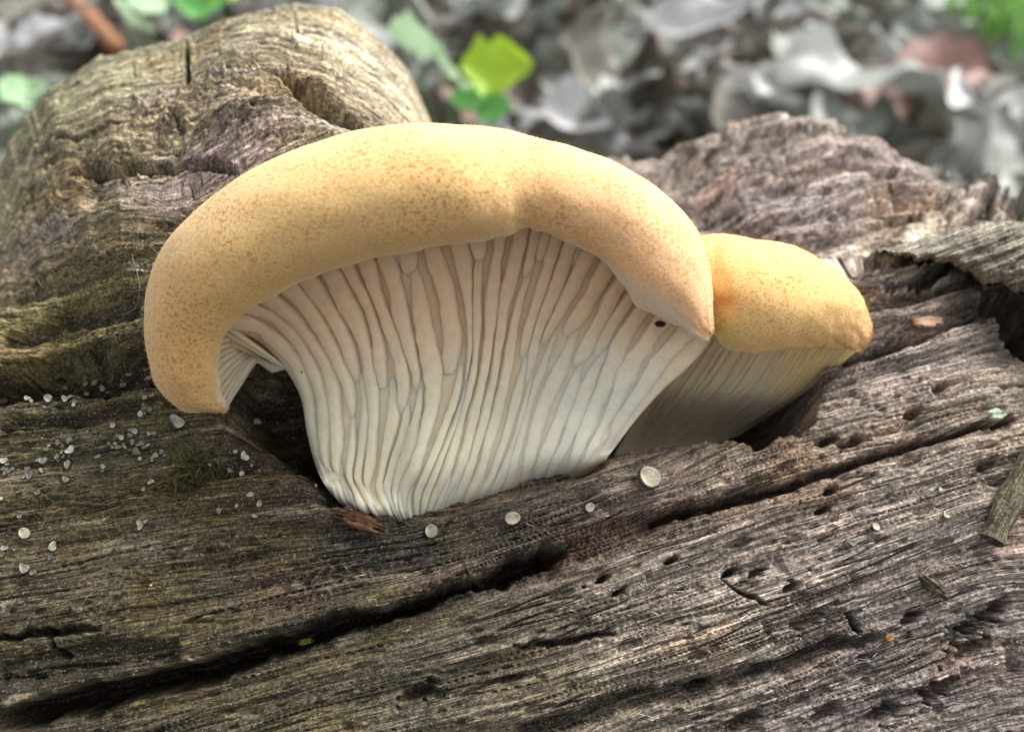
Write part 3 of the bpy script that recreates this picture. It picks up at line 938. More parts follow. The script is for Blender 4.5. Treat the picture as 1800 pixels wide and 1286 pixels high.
        np_ = len(prof_)
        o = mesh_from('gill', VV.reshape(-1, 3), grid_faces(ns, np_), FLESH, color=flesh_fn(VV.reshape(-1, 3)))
        keep_parent(o, root)
    # 5. the short felt on the cap skin
    i_ = rng.integers(1, NR - 1, fuzz); s_ = rng.integers(int(NS * 0.24), int(NS * 0.78), fuzz)
    P = Vc[i_, s_] + (Vc[i_ - 1, s_] - Vc[i_, s_]) * rng.random((fuzz, 1)) + (Vc[i_, s_ - 1] - Vc[i_, s_]) * rng.random((fuzz, 1))
    N = nrm[i_, s_]
    if (N[:, :] @ FWD).mean() > 0: N = -N
    tan = rng.normal(size=(fuzz, 3)); tan -= N * (tan * N).sum(1)[:, None]; tan /= np.linalg.norm(tan, axis=1)[:, None]
    ln = 0.022 + 0.028 * rng.random((fuzz, 1))
    side_ = np.cross(N, tan)
    tipv = P + N * ln * 0.75 + tan * ln * 0.8
    VV = np.stack([P - N * 0.01 - side_ * 0.003, P - N * 0.01 + side_ * 0.003, tipv], 1).reshape(-1, 3)
    FF = np.arange(fuzz * 3).reshape(-1, 3)
    cf = np.repeat(colc[i_, s_], 3, 0) * np.array([1.0, 0.93, 0.8, 1.0]); cf[:, 3] = 0.35
    o = mesh_from('felt', VV, FF, CAPM, smooth_shade=False, color=cf, vec=np.repeat(gv[i_, s_], 3, 0))
    tag(o, kind='stuff'); keep_parent(o, root)
    return root, front_s, Vc


TL1 = [
    [(398, 590), (440, 592), (490, 635), (527, 695), (540, 765), (560, 832), (590, 880)],
    [(420, 545), (478, 562), (530, 615), (558, 690), (566, 760), (575, 830), (612, 895)],
    [(470, 505), (530, 555), (578, 625), (600, 695), (605, 760), (600, 835), (640, 908)],
    [(530, 470), (591, 570), (622, 641), (636, 715), (632, 790), (625, 850), (668, 918)],
    [(590, 448), (644, 554), (663, 641), (672, 737), (660, 820), (655, 870), (690, 922)],
    [(640, 430), (679, 545), (712, 655), (708, 745), (690, 815), (680, 870), (704, 922)],
    [(700, 410), (735, 554), (752, 672), (745, 755), (725, 825), (705, 880), (718, 920)],
    [(775, 395), (803, 532), (814, 605), (802, 690), (772, 785), (738, 865), (735, 918)],
    [(850, 385), (838, 540), (832, 650), (810, 735), (785, 820), (762, 880), (755, 912)],
    [(905, 375), (880, 524), (862, 641), (838, 755), (812, 830), (792, 875), (785, 905)],
    [(965, 380), (920, 530), (893, 650), (872, 755), (848, 830), (828, 872), (818, 895)],
    [(1012, 395), (952, 550), (928, 655), (905, 755), (880, 825), (864, 862), (856, 882)],
    [(1075, 415), (1020, 505), (972, 602), (942, 690), (918, 785), (905, 845), (898, 868)],
    [(1125, 445), (1076, 520), (1022, 620), (990, 700), (962, 785), (946, 832), (940, 856)],
    [(1160, 480), (1112, 542), (1065, 630), (1038, 705), (1008, 780), (992, 822), (985, 845)],
    [(1195, 535), (1150, 595), (1110, 665), (1078, 730), (1046, 795), (1030, 822), (1024, 836)],
    [(1262, 585), (1215, 640), (1165, 685), (1120, 735), (1082, 785), (1066, 806), (1060, 822)],
]
#        Dx    Dy   Fx   Fy   depth flat border  t
RIM1 = [(398, 722, 382, 727, 11.50, .40, .40, -1.0),
        (402, 714, 350, 728, 11.42, .48, .30, -1.0),
        (392, 695, 312, 714, 11.32, .50, .22, -0.9),
        (385, 660, 276, 675, 11.20, .55, .16, -0.7),
        (385, 622, 260, 622, 11.10, .58, .10, -0.4),
        (398, 586, 254, 560, 11.00, .60, .07, -0.1),
        (432, 551, 262, 495, 10.90, .60, .05, 0.02),
        (486, 515, 290, 432, 10.80, .60, .04, 0.09),
        (556, 484, 345, 372, 10.70, .58, .04, 0.18),
        (636, 460, 430, 307, 10.60, .56, .04, 0.27),
        (718, 442, 530, 258, 10.52, .54, .05, 0.35),
        (796, 429, 635, 226, 10.46, .54, .05, 0.42),
        (858, 420, 730, 215, 10.40, .54, .07, 0.49),
        (896, 412, 805, 217, 10.42, .54, .09, 0.53),
        (920, 402, 870, 224, 10.46, .53, .07, 0.56),
        (948, 405, 935, 236, 10.50, .53, .05, 0.60),
        (1000, 424, 1010, 256, 10.56, .53, .04, 0.67),
        (1050, 452, 1085, 286, 10.66, .54, .06, 0.74),
        (1092, 500, 1150, 323, 10.76, .56, .22, 0.80),
        (1130, 541, 1203, 372, 10.86, .58, .28, 0.86),
        (1172, 560, 1236, 428, 10.98, .56, .30, 0.90),
        (1206, 580, 1249, 490, 11.08, .54, .28, 0.95),
        (1228, 592, 1251, 545, 11.16, .50, .26, 0.98),
        (1246, 596, 1254, 583, 11.20, .45, .25, 1.0)]


def cap_colour1(t, over, border, P, arc, rng):
    n = len(over)
    px = proj(P)[0]
    yellow = np.array([.78, .535, .235]); orange = np.array([.84, .52, .275]); cream = np.array([.80, .68, .52]); white = np.array([.82, .72, .60])
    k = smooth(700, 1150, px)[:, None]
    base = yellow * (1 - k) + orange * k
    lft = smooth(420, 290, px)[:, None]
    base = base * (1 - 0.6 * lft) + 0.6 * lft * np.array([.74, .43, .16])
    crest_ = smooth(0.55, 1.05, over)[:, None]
    base = base * (1 - 0.55 * crest_) + 0.55 * crest_ * np.array([.88, .65, .37])  # painted highlight: the roll brightens towards its crest
    pk = (smooth(border + 0.16, border - 0.03, over))[:, None]
    c = base * (1 - pk) + cream * pk
    ins = smooth(0.02, -0.10, over)[:, None]
    c = c * (1 - ins) + ins * np.array([.80, .66, .46])
    sc_ = smooth(border + 0.05, border + 0.35, over) * 0.95
    c4 = np.concatenate([c, sc_[:, None]], 1)
    return c4, P * 1.0


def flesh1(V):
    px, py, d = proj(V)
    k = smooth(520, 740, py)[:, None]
    c = np.array([.75, .55, .375]) * (1 - k) + np.array([.90, .81, .61]) * k  # shade under the rolled margin painted in: tan above, paler below
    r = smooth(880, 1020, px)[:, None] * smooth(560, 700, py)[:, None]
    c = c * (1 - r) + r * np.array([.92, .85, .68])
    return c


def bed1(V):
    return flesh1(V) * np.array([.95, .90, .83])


def lobe1(t, d0):
    # underside of the lobe that wraps round the left of the stem
    w = -t
    return 505 - 25 * w, 648 + 6 * w, 11.95 - 0.1 * w


def gill_h1(t, v):
    h = 0.082 - 0.025 * smooth(0.0, 0.15, 0.15 - v + 0.0)
    fade = smooth(0.52, 0.76, t) * smooth(0.28, 0.55, v)
    return h * (1 - smooth(0.93, 0.99, v) * smooth(0.45, 0.55, t)) * (1 - 0.30 * smooth(0.55, 1.0, v)) * (1 - 0.85 * fade) * (1 - 0.45 * smooth(0.92, 1.0, t)) * (0.6 + 0.4 * smooth(0.0, 0.12, t))


GT1 = []
_r = random.Random(4)
NG = 25
for i in range(NG):
    t0 = 0.012 + (i + 0.5) / NG * 0.975
    pitch = 0.975 / NG
    mode = _r.random()
    inner = 0.12 < t0 < 0.9
    if inner and mode < 0.48:
        b = _r.uniform(0.46, 0.66)
        GT1.append((t0, 0.0, b, _r.uniform(-.2, .2) * pitch, 1.0, 1.0))
        GT1.append((t0 + 0.34 * pitch, b - 0.03, 1.0, _r.uniform(-.5, .1) * pitch, 1.05, 0.95))
    elif inner and mode < 0.60:
        b = _r.uniform(0.72, 0.86)
        GT1.append((t0, 0.0, b, _r.uniform(-.3, .3) * pitch, 1.0, 1.0))
        GT1.append((t0 - 0.2 * pitch, b + 0.0, 1.0, 0.0, .9, .8))
    elif inner and mode < 0.72:
        b = _r.uniform(0.14, 0.26)
        GT1.append((t0 - 0.33 * pitch, 0.0, b + .06, .3 * pitch, .8, .8))
        GT1.append((t0 + 0.33 * pitch, 0.0, b, .1 * pitch, .8, .8))
        GT1.append((t0, b, 1.0, _r.uniform(-.2, .2) * pitch, 1.0, 1.0))
    else:
        GT1.append((t0, 0.0, _r.uniform(.93, 1.0), _r.uniform(-.2, .2) * pitch, 1.0, 1.0))
    if 0.2 < t0 < 0.9 and _r.random() < 0.45:
        GT1.append((t0 + .5 * pitch, 0.0, _r.uniform(.10, .24), 0, .7, .6))
    if t0 < 0.55 and _r.random() < 0.5:
        GT1.append((t0 + .5 * pitch, _r.uniform(.78, .88), 1.0, 0, .7, .55))

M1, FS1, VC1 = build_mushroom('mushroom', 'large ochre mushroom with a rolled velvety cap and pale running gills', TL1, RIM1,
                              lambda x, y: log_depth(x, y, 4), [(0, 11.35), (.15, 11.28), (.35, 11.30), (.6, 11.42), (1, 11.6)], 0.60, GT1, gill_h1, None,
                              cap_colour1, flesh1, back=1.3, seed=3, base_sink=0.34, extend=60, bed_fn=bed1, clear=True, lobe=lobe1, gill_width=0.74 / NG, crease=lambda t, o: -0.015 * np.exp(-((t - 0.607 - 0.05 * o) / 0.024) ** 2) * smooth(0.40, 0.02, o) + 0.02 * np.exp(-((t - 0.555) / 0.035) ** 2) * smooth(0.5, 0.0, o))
# the small insect hole
hp = at(np.array(1156.), np.array(573.), np.array(10.95))

TL2 = [
    [(1215, 575), (1170, 650), (1120, 730), (1080, 800)],
    [(1290, 580), (1232, 668), (1172, 740), (1122, 798)],
    [(1352, 582), (1292, 675), (1222, 742), (1162, 794)],
    [(1412, 580), (1352, 675), (1284, 736), (1204, 790)],
    [(1462, 585), (1402, 678), (1334, 730), (1246, 784)],
    [(1512, 612), (1444, 668), (1380, 714), (1300, 764)],
]
RIM2 = [(1150, 580, 1140, 470, 12.35, .45, .1, 0.0),
        (1195, 570, 1180, 432, 12.15, .5, .1, 0.0),
        (1232, 575, 1222, 417, 12.0, .52, .1, 0.02),
        (1260, 592, 1268, 412, 11.95, .55, .07, 0.1),
        (1284, 613, 1322, 417, 11.9, .55, .05, 0.2),
        (1340, 618, 1386, 431, 11.9, .55, .05, 0.4),
        (1390, 613, 1440, 455, 11.95, .56, .04, 0.58),
        (1436, 607, 1486, 487, 12.05, .56, .04, 0.75),
        (1472, 610, 1516, 527, 12.2, .54, .05, 0.9),
        (1497, 616, 1531, 567, 12.35, .5, .08, 1.0),
        (1511, 618, 1528, 597, 12.5, .45, .12, 1.0),
        (1514, 617, 1520, 609, 12.55, .4, .15, 1.0)]


def cap_colour2(t, over, border, P, arc, rng):
    px, py, _ = proj(P)
    base = np.tile(np.array([.84, .56, .235]), (len(over), 1))
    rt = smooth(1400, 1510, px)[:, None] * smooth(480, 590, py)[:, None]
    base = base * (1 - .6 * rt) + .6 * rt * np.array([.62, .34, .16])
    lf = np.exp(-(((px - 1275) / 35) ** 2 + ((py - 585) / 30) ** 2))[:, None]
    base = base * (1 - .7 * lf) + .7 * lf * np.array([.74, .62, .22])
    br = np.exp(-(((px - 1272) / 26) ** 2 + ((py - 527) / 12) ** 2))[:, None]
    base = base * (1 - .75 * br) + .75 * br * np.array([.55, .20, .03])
    pk = smooth(border + 0.10, border - 0.03, over)[:, None]
    c = base * (1 - pk) + pk * np.array([.78, .62, .38])
    return np.concatenate([c, (smooth(border, border + 0.3, over) * 0.8)[:, None]], 1), P * 1.0


def flesh2(V):
    px, py, d = proj(V)
    k = smooth(640, 740, py)[:, None]
    w_ = smooth(1330, 1430, px)[:, None]
    return (np.array([.80, .60, .36]) * (1 - k) + np.array([.74, .62, .44]) * k) * (1 - w_) + w_ * np.array([.88, .60, .27])  # orange glow of light through the cap painted on the right


GT2 = [(0.04 + 0.92 * (i + .5 + _r.uniform(-.3, .3)) / 22, 0.0, _r.uniform(.6, 1.0), _r.uniform(-.02, .02), _r.uniform(.5, 1.4), _r.uniform(.6, 1.2)) for i in range(22)]
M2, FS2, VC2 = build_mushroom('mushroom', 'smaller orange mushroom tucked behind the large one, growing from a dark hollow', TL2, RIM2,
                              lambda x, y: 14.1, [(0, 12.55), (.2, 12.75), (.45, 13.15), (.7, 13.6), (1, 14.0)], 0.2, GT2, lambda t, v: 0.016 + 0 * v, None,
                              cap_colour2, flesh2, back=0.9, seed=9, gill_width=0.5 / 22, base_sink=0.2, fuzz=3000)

# ------------------------------------------------------------------ broken slab of wood standing out over the cavity (part of the log)
def slab(name, xs, tops, bots, deps, thick, seed, tint):
    n, m_ = 120, 46
    x = np.linspace(xs[0], xs[-1], n)
    jt = 5 * noise(x * .03 + seed, x * 0, 171) + 3 * noise(x * .11, x * 0 + seed, 172)
    jb = 9 * noise(x * .035 + seed, x * 0, 173) + 5 * noise(x * .12, x * 0 + seed, 174)
    t = np.interp(x, xs, tops) + jt; b_ = np.interp(x, xs, bots) + jb; d = np.interp(x, xs, deps)
    A, B = np.meshgrid(np.arange(n), np.linspace(0, 1, m_), indexing='ij')
    X = x[A]; Y = t[A] * (1 - B) + b_[A] * B
    g = Y + 0.38 * X
    rel = 0.05 * ridged(X * .004 + seed, g * .045, 2, 175) + 0.03 * ridged(X * .01, g * .16, 2, 176) + 0.03 * fbm(X * .03, Y * .05, 3, 177)
    round_ = 0.35 * (2 * B - 1) ** 4 + 0.25 * (1 - np.minimum(1, np.minimum(A, n - 1 - A) / 12.0)) ** 2
    D_ = d[A] + 0.30 * (0.5 - B) * 1.2 + round_ - rel
    Vf = at(X, Y, D_); Vb = at(X, Y + 10, d[A] + thick)
    V = np.vstack([Vf.reshape(-1, 3), Vb.reshape(-1, 3)]); k = n * m_
    F1 = grid_faces(n, m_)
    bd = [i_ * m_ for i_ in range(n)] + [(n - 1) * m_ + j_ for j_ in range(1, m_)] + [i_ * m_ + m_ - 1 for i_ in range(n - 2, -1, -1)] + list(range(m_ - 2, 0, -1))
    F3 = np.array([[bd[i_], bd[(i_ + 1) % len(bd)], bd[(i_ + 1) % len(bd)] + k, bd[i_] + k] for i_ in range(len(bd))])
    vv = 1 + .4 * noise(X * .01, g * .12, 178) + .3 * noise(X * .02, g * .3, 179)
    c = np.clip(np.array(tint) * vv[..., None], .03, .7).reshape(-1, 3)
    gr = np.stack([X * .0075, g * .0075, X * 0], -1).reshape(-1, 3)
    return mesh_from(name, V, np.vstack([F1[:, ::-1], F1 + k, F3]), WOOD, log, color=np.vstack([c, c]), vec=np.vstack([gr, gr]))


slab('broken_slab', [1545, 1600, 1660, 1700, 1722, 1760, 1800, 1850, 1950], [440, 424, 408, 396, 388, 386, 388, 392, 410], [446, 450, 462, 478, 492, 503, 515, 545, 600], [13.0, 13.0, 13.05, 13.05, 13.0, 12.95, 12.9, 12.9, 13.0], 1.6, 2.0, (.27, .24, .185))

# ------------------------------------------------------------------ small marks on the large mushroom
DARK = simple_material('dark_burrow', (0.02, 0.012, 0.008), (0.05, 0.03, 0.02), 900, 0.9)


def nearest_front(FS, px, py):
    x, y, d = proj(FS)
    k = np.argmin(np.hypot(x - px, y - py) + 40 * (d - d.min()))
    return FS.reshape(-1, 3)[k]


def pebble(name, P, rad, mat, parent=None, n=10, seed=0, squash=(1, 1, 1)):
    """a lumpy little body"""
    bm = bmesh.new()
    bmesh.ops.create_icosphere(bm, subdivisions=2, radius=1.0)
    V = np.array([v.co[:] for v in bm.verts]); F = np.array([[v.index for v in f.verts] for f in bm.faces]); bm.free()
    V = V * (1 + 0.22 * noise(V[:, 0] * 1.7 + seed, V[:, 1] * 1.7 + V[:, 2], 121))[:, None]
    V = V * rad * np.array(squash)
    return mesh_from(name, V + np.asarray(P), F, mat, parent)


hp = nearest_front(FS1, 1156, 573) - FWD * 0.10
keep_parent(pebble('insect_hole', hp, 0.062, DARK, seed=2, squash=(1.05, .5, .6)), M1)
hp = nearest_front(FS1, 531, 655) - FWD * 0.05
keep_parent(pebble('insect_hole', hp, 0.022, DARK, seed=5, squash=(.6, .5, 1.2)), M1)

# ------------------------------------------------------------------ tiny cup fungi on the log
def lathe(prof, seg, wob=0.0, seed=0):
    ph = np.linspace(0, 2 * np.pi, seg, endpoint=False)
    w = 1 + wob * (np.sin(2 * ph + seed) + 0.7 * np.sin(3 * ph + seed * 2.3))
    V = np.stack([np.stack([r * np.cos(ph) * w, r * np.sin(ph) * w, np.full(seg, z)], -1) for r, z in prof])
    return V.reshape(-1, 3), grid_faces(len(prof), seg, True)


CUPM = [CUP, simple_material('cup_fungus_grey', (.20, .19, .155), (.40, .38, .31), 90, .5), simple_material('cup_fungus_dull', (.10, .10, .075), (.24, .23, .175), 90, .5)]
CUPSET = []
for sd, wb, mi in ((0.3, .04, 0), (1.7, .12, 1), (2.9, .22, 1), (4.4, .15, 2), (5.2, .26, 0), (0.9, .2, 2)):
    V, F = lathe([(0.001, .36), (.35, .37), (.62, .41), (.82, .50), (.94, .55), (1.0, .50), (.96, .42), (.80, .30), (.001, .22)], 16, wb, sd)
    V2, F2 = lathe([(.90, .36), (1.12, .33), (1.14, .12), (.74, .0), (.60, -.35), (.55, -.9)], 12, wb, sd)
    a = mesh_from('cup_fungus', V, F, CUPM[mi]); b = mesh_from('stalk', V2, F2, CUPS)
    CUPSET.append((a.data, b.data))
    bpy.data.objects.remove(a); bpy.data.objects.remove(b)

_rc = random.Random(21)


def cup(px, py, dia_px, label, group, flat=None, kind=None):
    d = log_depth(px, py, 1) - 0.01
    P = at(np.array(float(px)), np.array(float(py)), np.array(d))
    P = P + log_normal(P) * (0.4 * dia_px / FPX * d)
    N = log_normal(P) * 1.0 - FWD * 0.15 + np.array([_rc.uniform(-.6, .6), _rc.uniform(-.4, .3), _rc.uniform(-.4, .4)])
    r = dia_px * 0.5 / FPX * d * S * 1.25
    k = 0 if flat else _rc.randrange(6)
    if kind is not None: k = kind
    o = bpy.data.objects.new('cup_fungus', CUPSET[k][0]); COL.objects.link(o)
    o.location = P * S
    q = Vector(N).to_track_quat('Z', 'Y')
    o.rotation_mode = 'QUATERNION'; o.rotation_quaternion = q @ Matrix.Rotation(_rc.uniform(0, 6.28), 3, 'Z').to_quaternion()
    o.scale = (r / S * 0.01 * 100, r / S, r / S)
    o.scale = (r / 0.01, r / 0.01 * _rc.uniform(.8, 1.0), r / 0.01)
    st = bpy.data.objects.new('stalk', CUPSET[k][1]); COL.objects.link(st)
    st.parent = o
    tag(o, label, 'cup fungus', group)
    return o


Z = 0.58                                        # positions read from an enlargement of the lower left of the photograph
LEDGE = [(15, 290, 20), (85, 280, 15), (150, 280, 20), (195, 250, 15), (200, 280, 16), (265, 235, 17), (290, 232, 15), (265, 265, 15), (312, 250, 15), (378, 238, 17),
         (395, 207, 16), (455, 218, 15), (442, 192, 11), (225, 298, 10)]
CLUST = [(430, 325, 16), (455, 312, 12), (440, 275, 12), (460, 270, 11), (345, 360, 14), (372, 398, 13), (410, 378, 16), (405, 410, 14), (430, 415, 15), (415, 440, 17),
         (450, 420, 10), (475, 450, 16), (492, 440, 13), (393, 388, 9), (350, 415, 9), (380, 425, 9), (452, 386, 10), (462, 462, 10), (342, 424, 8), (425, 460, 11)]
LEFTC = [(178, 412, 14), (215, 407, 15), (215, 437, 21), (208, 478, 18), (175, 455, 13), (132, 468, 20), (90, 510, 18), (12, 468, 18), (15, 490, 13), (40, 490, 9),
         (85, 490, 11), (125, 495, 11), (203, 522, 16), (120, 560, 10), (268, 378, 9), (292, 455, 8), (315, 485, 13), (75, 515, 9), (190, 440, 10), (150, 420, 8)]
SHADE = [(780, 352, 18), (740, 455, 22), (713, 440, 11), (698, 497, 13), (735, 505, 14), (765, 480, 9), (760, 570, 16), (788, 595, 15), (720, 602, 11), (772, 632, 12),
         (665, 617, 16), (634, 479, 11), (525, 482, 10), (578, 582, 9), (958, 540, 7)]
LOW = [(78, 688, 28), (165, 728, 24), (155, 755, 15), (82, 792, 28), (102, 803, 15), (12, 748, 15), (15, 730, 15), (45, 735, 9), (60, 635, 11), (5, 580, 9)]
PAIR = [(430, 660, 22), (442, 650, 12)]
PAIR2 = [(460, 530, 14), (438, 552, 11)]
for lst, lab, grp in ((LEDGE, 'tiny grey-green cup fungus in the dark groove under the mossy ledge', 'cup fungi under the mossy ledge'),
                      (CLUST, 'tiny pale cup fungus crowded on the wood by the curled lobe of the large cap', 'cup fungi crowded by the cap lobe'),
                      (LEFTC, 'tiny whitish cup fungus in the loose colony between mossy ledge and mossy ridge', 'cup fungi of the loose colony'),
                      (SHADE, 'tiny white cup fungus on the dark wood around the shaggy moss tuft and stem', 'cup fungi around the moss tuft'),
                      (LOW, 'small grey dark-rimmed cup fungus below the mossy ridge at the log end', 'cup fungi below the mossy ridge'),
                      (PAIR, 'pale cup fungus of a lone pair on bare wood below the moss tuft', 'lone pair of cup fungi'),
                      (PAIR2, 'small cup fungus of the pair beside the shaggy moss tuft', 'pair of cup fungi at the moss tuft')):
    for x, y, dd in lst:
        cup(x * Z, 540 + y * Z, dd * Z, lab, grp)
for lst, where in ((CLUST, 'crowd by the curled cap lobe'), (LEFTC, 'loose colony below the mossy ledge'), (LEDGE, 'row under the mossy ledge')):
    for x, y, dd in lst:
        if _rc.random() < .75:
            cup((x + _rc.uniform(-16, 16)) * Z, 540 + (y + _rc.uniform(-10, 14)) * Z, _rc.uniform(8, 13) * Z, 'tiny dull dark cup fungus in the ' + where, 'dull cup fungi of the ' + where, kind=_rc.choice([3, 5]))
cup(312, 745, 19, 'single pale cup fungus just under the tip of the curled cap lobe', None)
cup(1137, 843, 31, 'largest round cream cup fungus, on the wooden lip below the hollow', None, True)
cup(899, 912, 22, 'round cream cup fungus on bare dark wood below the gills', None, True)
cup(760, 935, 19, 'small white cup fungus close below the gill tips', None, True)
cup(1036, 893, 13, 'smallest white cup fungus between the two round cream ones', None, True)
for x, y, dd in [(790, 525, 20), (820, 510, 14), (765, 535, 12), (750, 550, 10), (838, 593, 18), (612, 632, 22), (540, 680, 18), (525, 675, 13), (625, 600, 9)]:
    cup(1200 + x * .549, 580 + y * .549, dd * .549, 'tiny grey-green cup fungus on silvery wood near the broken twig', 'cup fungi near the twig')

# ------------------------------------------------------------------ twig, chips, moss tuft, threads
def on_log(px, py, lift=0.0):
    return at(np.array(float(px)), np.array(float(py)), np.array(log_depth(px, py, 2) - lift))


a = on_log(1742, 950, 0.10); b = on_log(1790, 850, 0.20); c = on_log(1850, 760, 0.35)
tw = resample(np.stack([a, b, c]), 26)
V, F = tube(tw, 0.15, 16)
ph = np.tile(np.arange(16), 26); ln = np.repeat(np.arange(26), 16)
V = V + (V - np.repeat(tw, 16, 0)) * (0.22 * noise(ph * 0.9, ln * 0.18, 131) + 0.12 * noise(ph * 2.3, ln * 0.7, 132))[:, None]
root = empty('twig', a)
tag(root, 'short broken twig with grooved bark lying across the silvery wood', 'twig')
keep_parent(mesh_from('bark', V, F, WOOD, color=np.clip(np.array([.17, .155, .095]) * (1 + .6 * noise(ph * .9, ln * .25, 133))[:, None], .02, .5), vec=np.stack([ln * .05, ph * .05, 0 * ph], 1)), root)
ends = V[:16]; ctr = ends.mean(0); ax_ = (tw[1] - tw[0]); ax_ /= np.linalg.norm(ax_)
ring2 = ctr + (ends - ctr) * 0.62
ring3 = ctr + (ends - ctr) * 0.5 + ax_ * 0.09
VV = np.vstack([ends, ring2, ring3, ring3 * 0 + ctr + ax_ * 0.1 + (ring3 - ring3.mean(0)) * 0.05])
keep_parent(mesh_from('broken_end', VV, grid_faces(4, 16, True), simple_material('twig_pith', (0.035, 0.025, 0.018), (0.16, 0.12, 0.08), 700, .9)), root)


def chip(name, px, py, lx, ly, h, rot, mat, label, cat, lift=0.02, seed=0, group=None):
    """a splintered flake with fibrous ends, lying on the log"""
    P = on_log(px, py, lift); N = log_normal(P)
    Xd = RGT * math.cos(rot) + UPV * math.sin(rot); Xd = Xd - N * (Xd @ N); Xd /= np.linalg.norm(Xd)
    Yd = np.cross(N, Xd)
    n, m_ = 9, 9
    A, B = np.meshgrid(np.linspace(-1, 1, n), np.linspace(-1, 1, m_), indexing='ij')
    rr_ = np.random.default_rng(seed + 50)
    end = 1 + (0.10 + 0.75 * np.abs(A) ** 3) * rr_.uniform(-.6, .35, (1, m_))
    top = h * (0.8 + 0.9 * rr_.uniform(-.6, .6, (1, m_)) + 0.25 * rr_.uniform(-1, 1, (n, m_)))
    wy = ly * (1 - 0.35 * A ** 2 + 0.2 * noise(A * 2, B * 0 + seed, 143))
    Vt = P + (A * lx * end)[..., None] * Xd + (B * wy)[..., None] * Yd + top[..., None] * N
    Vb = P + (A * lx * end)[..., None] * Xd + (B * wy)[..., None] * Yd - (0.5 * h) * N
    V = np.vstack([Vt.reshape(-1, 3), Vb.reshape(-1, 3)])
    F1 = grid_faces(n, m_)
    k = n * m_
    bd = [i * m_ for i in range(n)] + [(n - 1) * m_ + j for j in range(1, m_)] + [i * m_ + m_ - 1 for i in range(n - 2, -1, -1)] + [j for j in range(m_ - 2, 0, -1)]
    F3 = np.array([[bd[i], bd[(i + 1) % len(bd)], bd[(i + 1) % len(bd)] + k, bd[i] + k] for i in range(len(bd))])
    o = mesh_from(name, V, np.vstack([F1, F1[:, ::-1] + k, F3]), mat, smooth_shade=False)
    return tag(o, label, cat, group)


PALE = simple_material('pale_splinter_wood', (0.30, 0.26, 0.18), (0.55, 0.50, 0.38), 400, .8, .0003)
ORNG = simple_material('orange_crumb', (0.25, 0.11, 0.03), (0.42, 0.22, 0.07), 500, .7)
chip('wood_chip', 632, 916, .24, .085, .07, -0.35, CHIP, 'red-brown rotten wood chip wedged under the gill tips', 'wood chip', .05, 1)
chip('wood_chip', 1562, 1120, .045, .03, .03, 0.3, ORNG, 'tiny orange crumb in a crack of the silvery wood', 'crumb', .02, 2)
chip('wood_chip', 1630, 567, .17, .07, .04, 0.1, simple_material('tan_flake', (.42, .26, .16), (.58, .40, .27), 300, .7), 'pinkish tan flake beyond the smaller mushroom', 'wood chip', .06, 3)
chip('wood_chip', 1640, 1030, .16, .06, .05, -0.7, BARK, 'olive-brown bark flake in the furrow below the twig', 'wood chip', .04, 6)
chip('wood_chip', 538, 1127, .09, .035, .03, 0.2, simple_material('yellow_lichen', (.40, .36, .06), (.55, .50, .12), 500, .8), 'tiny yellow lichen flake above the long crack', 'lichen', .02, 8)
chip('wood_chip', 1750, 728, .10, .07, .05, 0.2, simple_material('grey_green_flake', (.35, .40, .33), (.5, .55, .46), 300, .7), 'pale grey-green flake on the brown wood by the crack end', 'wood chip', .04, 9)


def strands(center, n, length, rad, spread, seed, direction):
    r = np.random.default_rng(seed)
    VV, FF, k = [], [], 0
    for i in range(n):
        d = np.asarray(direction) + r.normal(size=3) * spread; d /= np.linalg.norm(d)
        L = length * r.uniform(.4, 1.0)
        side_ = r.normal(size=3) * L * 0.35
        p0 = center + r.normal(size=3) * length * 0.28
        t = np.linspace(0, 1, 5)[:, None]
        p = p0 + d * L * t + side_ * t ** 2
        V, F = tube(p, rad * np.linspace(1, .25, 5), 4)
        VV.append(V); FF.append(F + k); k += len(V)
    return np.vstack(VV), np.vstack(FF)


P = on_log(338, 822, 0.02)
V, F = strands(P, 150, 0.42, 0.010, 0.45, 5, log_normal(P) * .6 + np.array([-.35, -.3, -.1]) + RGT * .3)
tag(mesh_from('moss_tuft', V, F, MOSS), 'shaggy dark olive moss tuft beside the curled cap lobe', 'moss')
for (px, py, n, L, sd) in [(1330, 840, 30, .14, 8), (1205, 268, 60, .35, 11), (1465, 928, 16, .12, 12), (1185, 930, 14, .14, 13)]:
    P = on_log(px, py, 0.0)
    V, F = strands(P, n, L, 0.006, 0.7, sd, log_normal(P))
    lab = {8: 'fringe of short moss on the torn wooden lip', 11: 'dark green moss tuft on the ridge behind the large cap', 12: 'sparse moss sprout below the narrow crack', 13: 'thin moss sprout on the red-brown crack edge'}[sd]
    tag(mesh_from('moss_tuft', V, F, MOSS), lab, 'moss')

for pts, lab in (([(232, 448), (245, 500), (238, 540), (210, 555)], 'hair-thin pale thread hanging on the furrowed wood, nearer the log end'),
                 ([(262, 430), (300, 470), (308, 500), (300, 545)], 'hair-thin pale thread arching beside the large cap'),
                 ([(1240, 408), (1270, 396), (1295, 398), (1305, 412)], 'pale curved thread above the smaller mushroom'),
                 ([(1408, 780), (1402, 815), (1415, 850)], 'pale fibre dangling over the torn wooden lip')):
    P = np.stack([on_log(x, y, 0.12) for x, y in pts])
    V, F = tube(spline(P, 24), 0.0028, 5)
    tag(mesh_from('thread', V, F, THREAD), lab, 'thread')

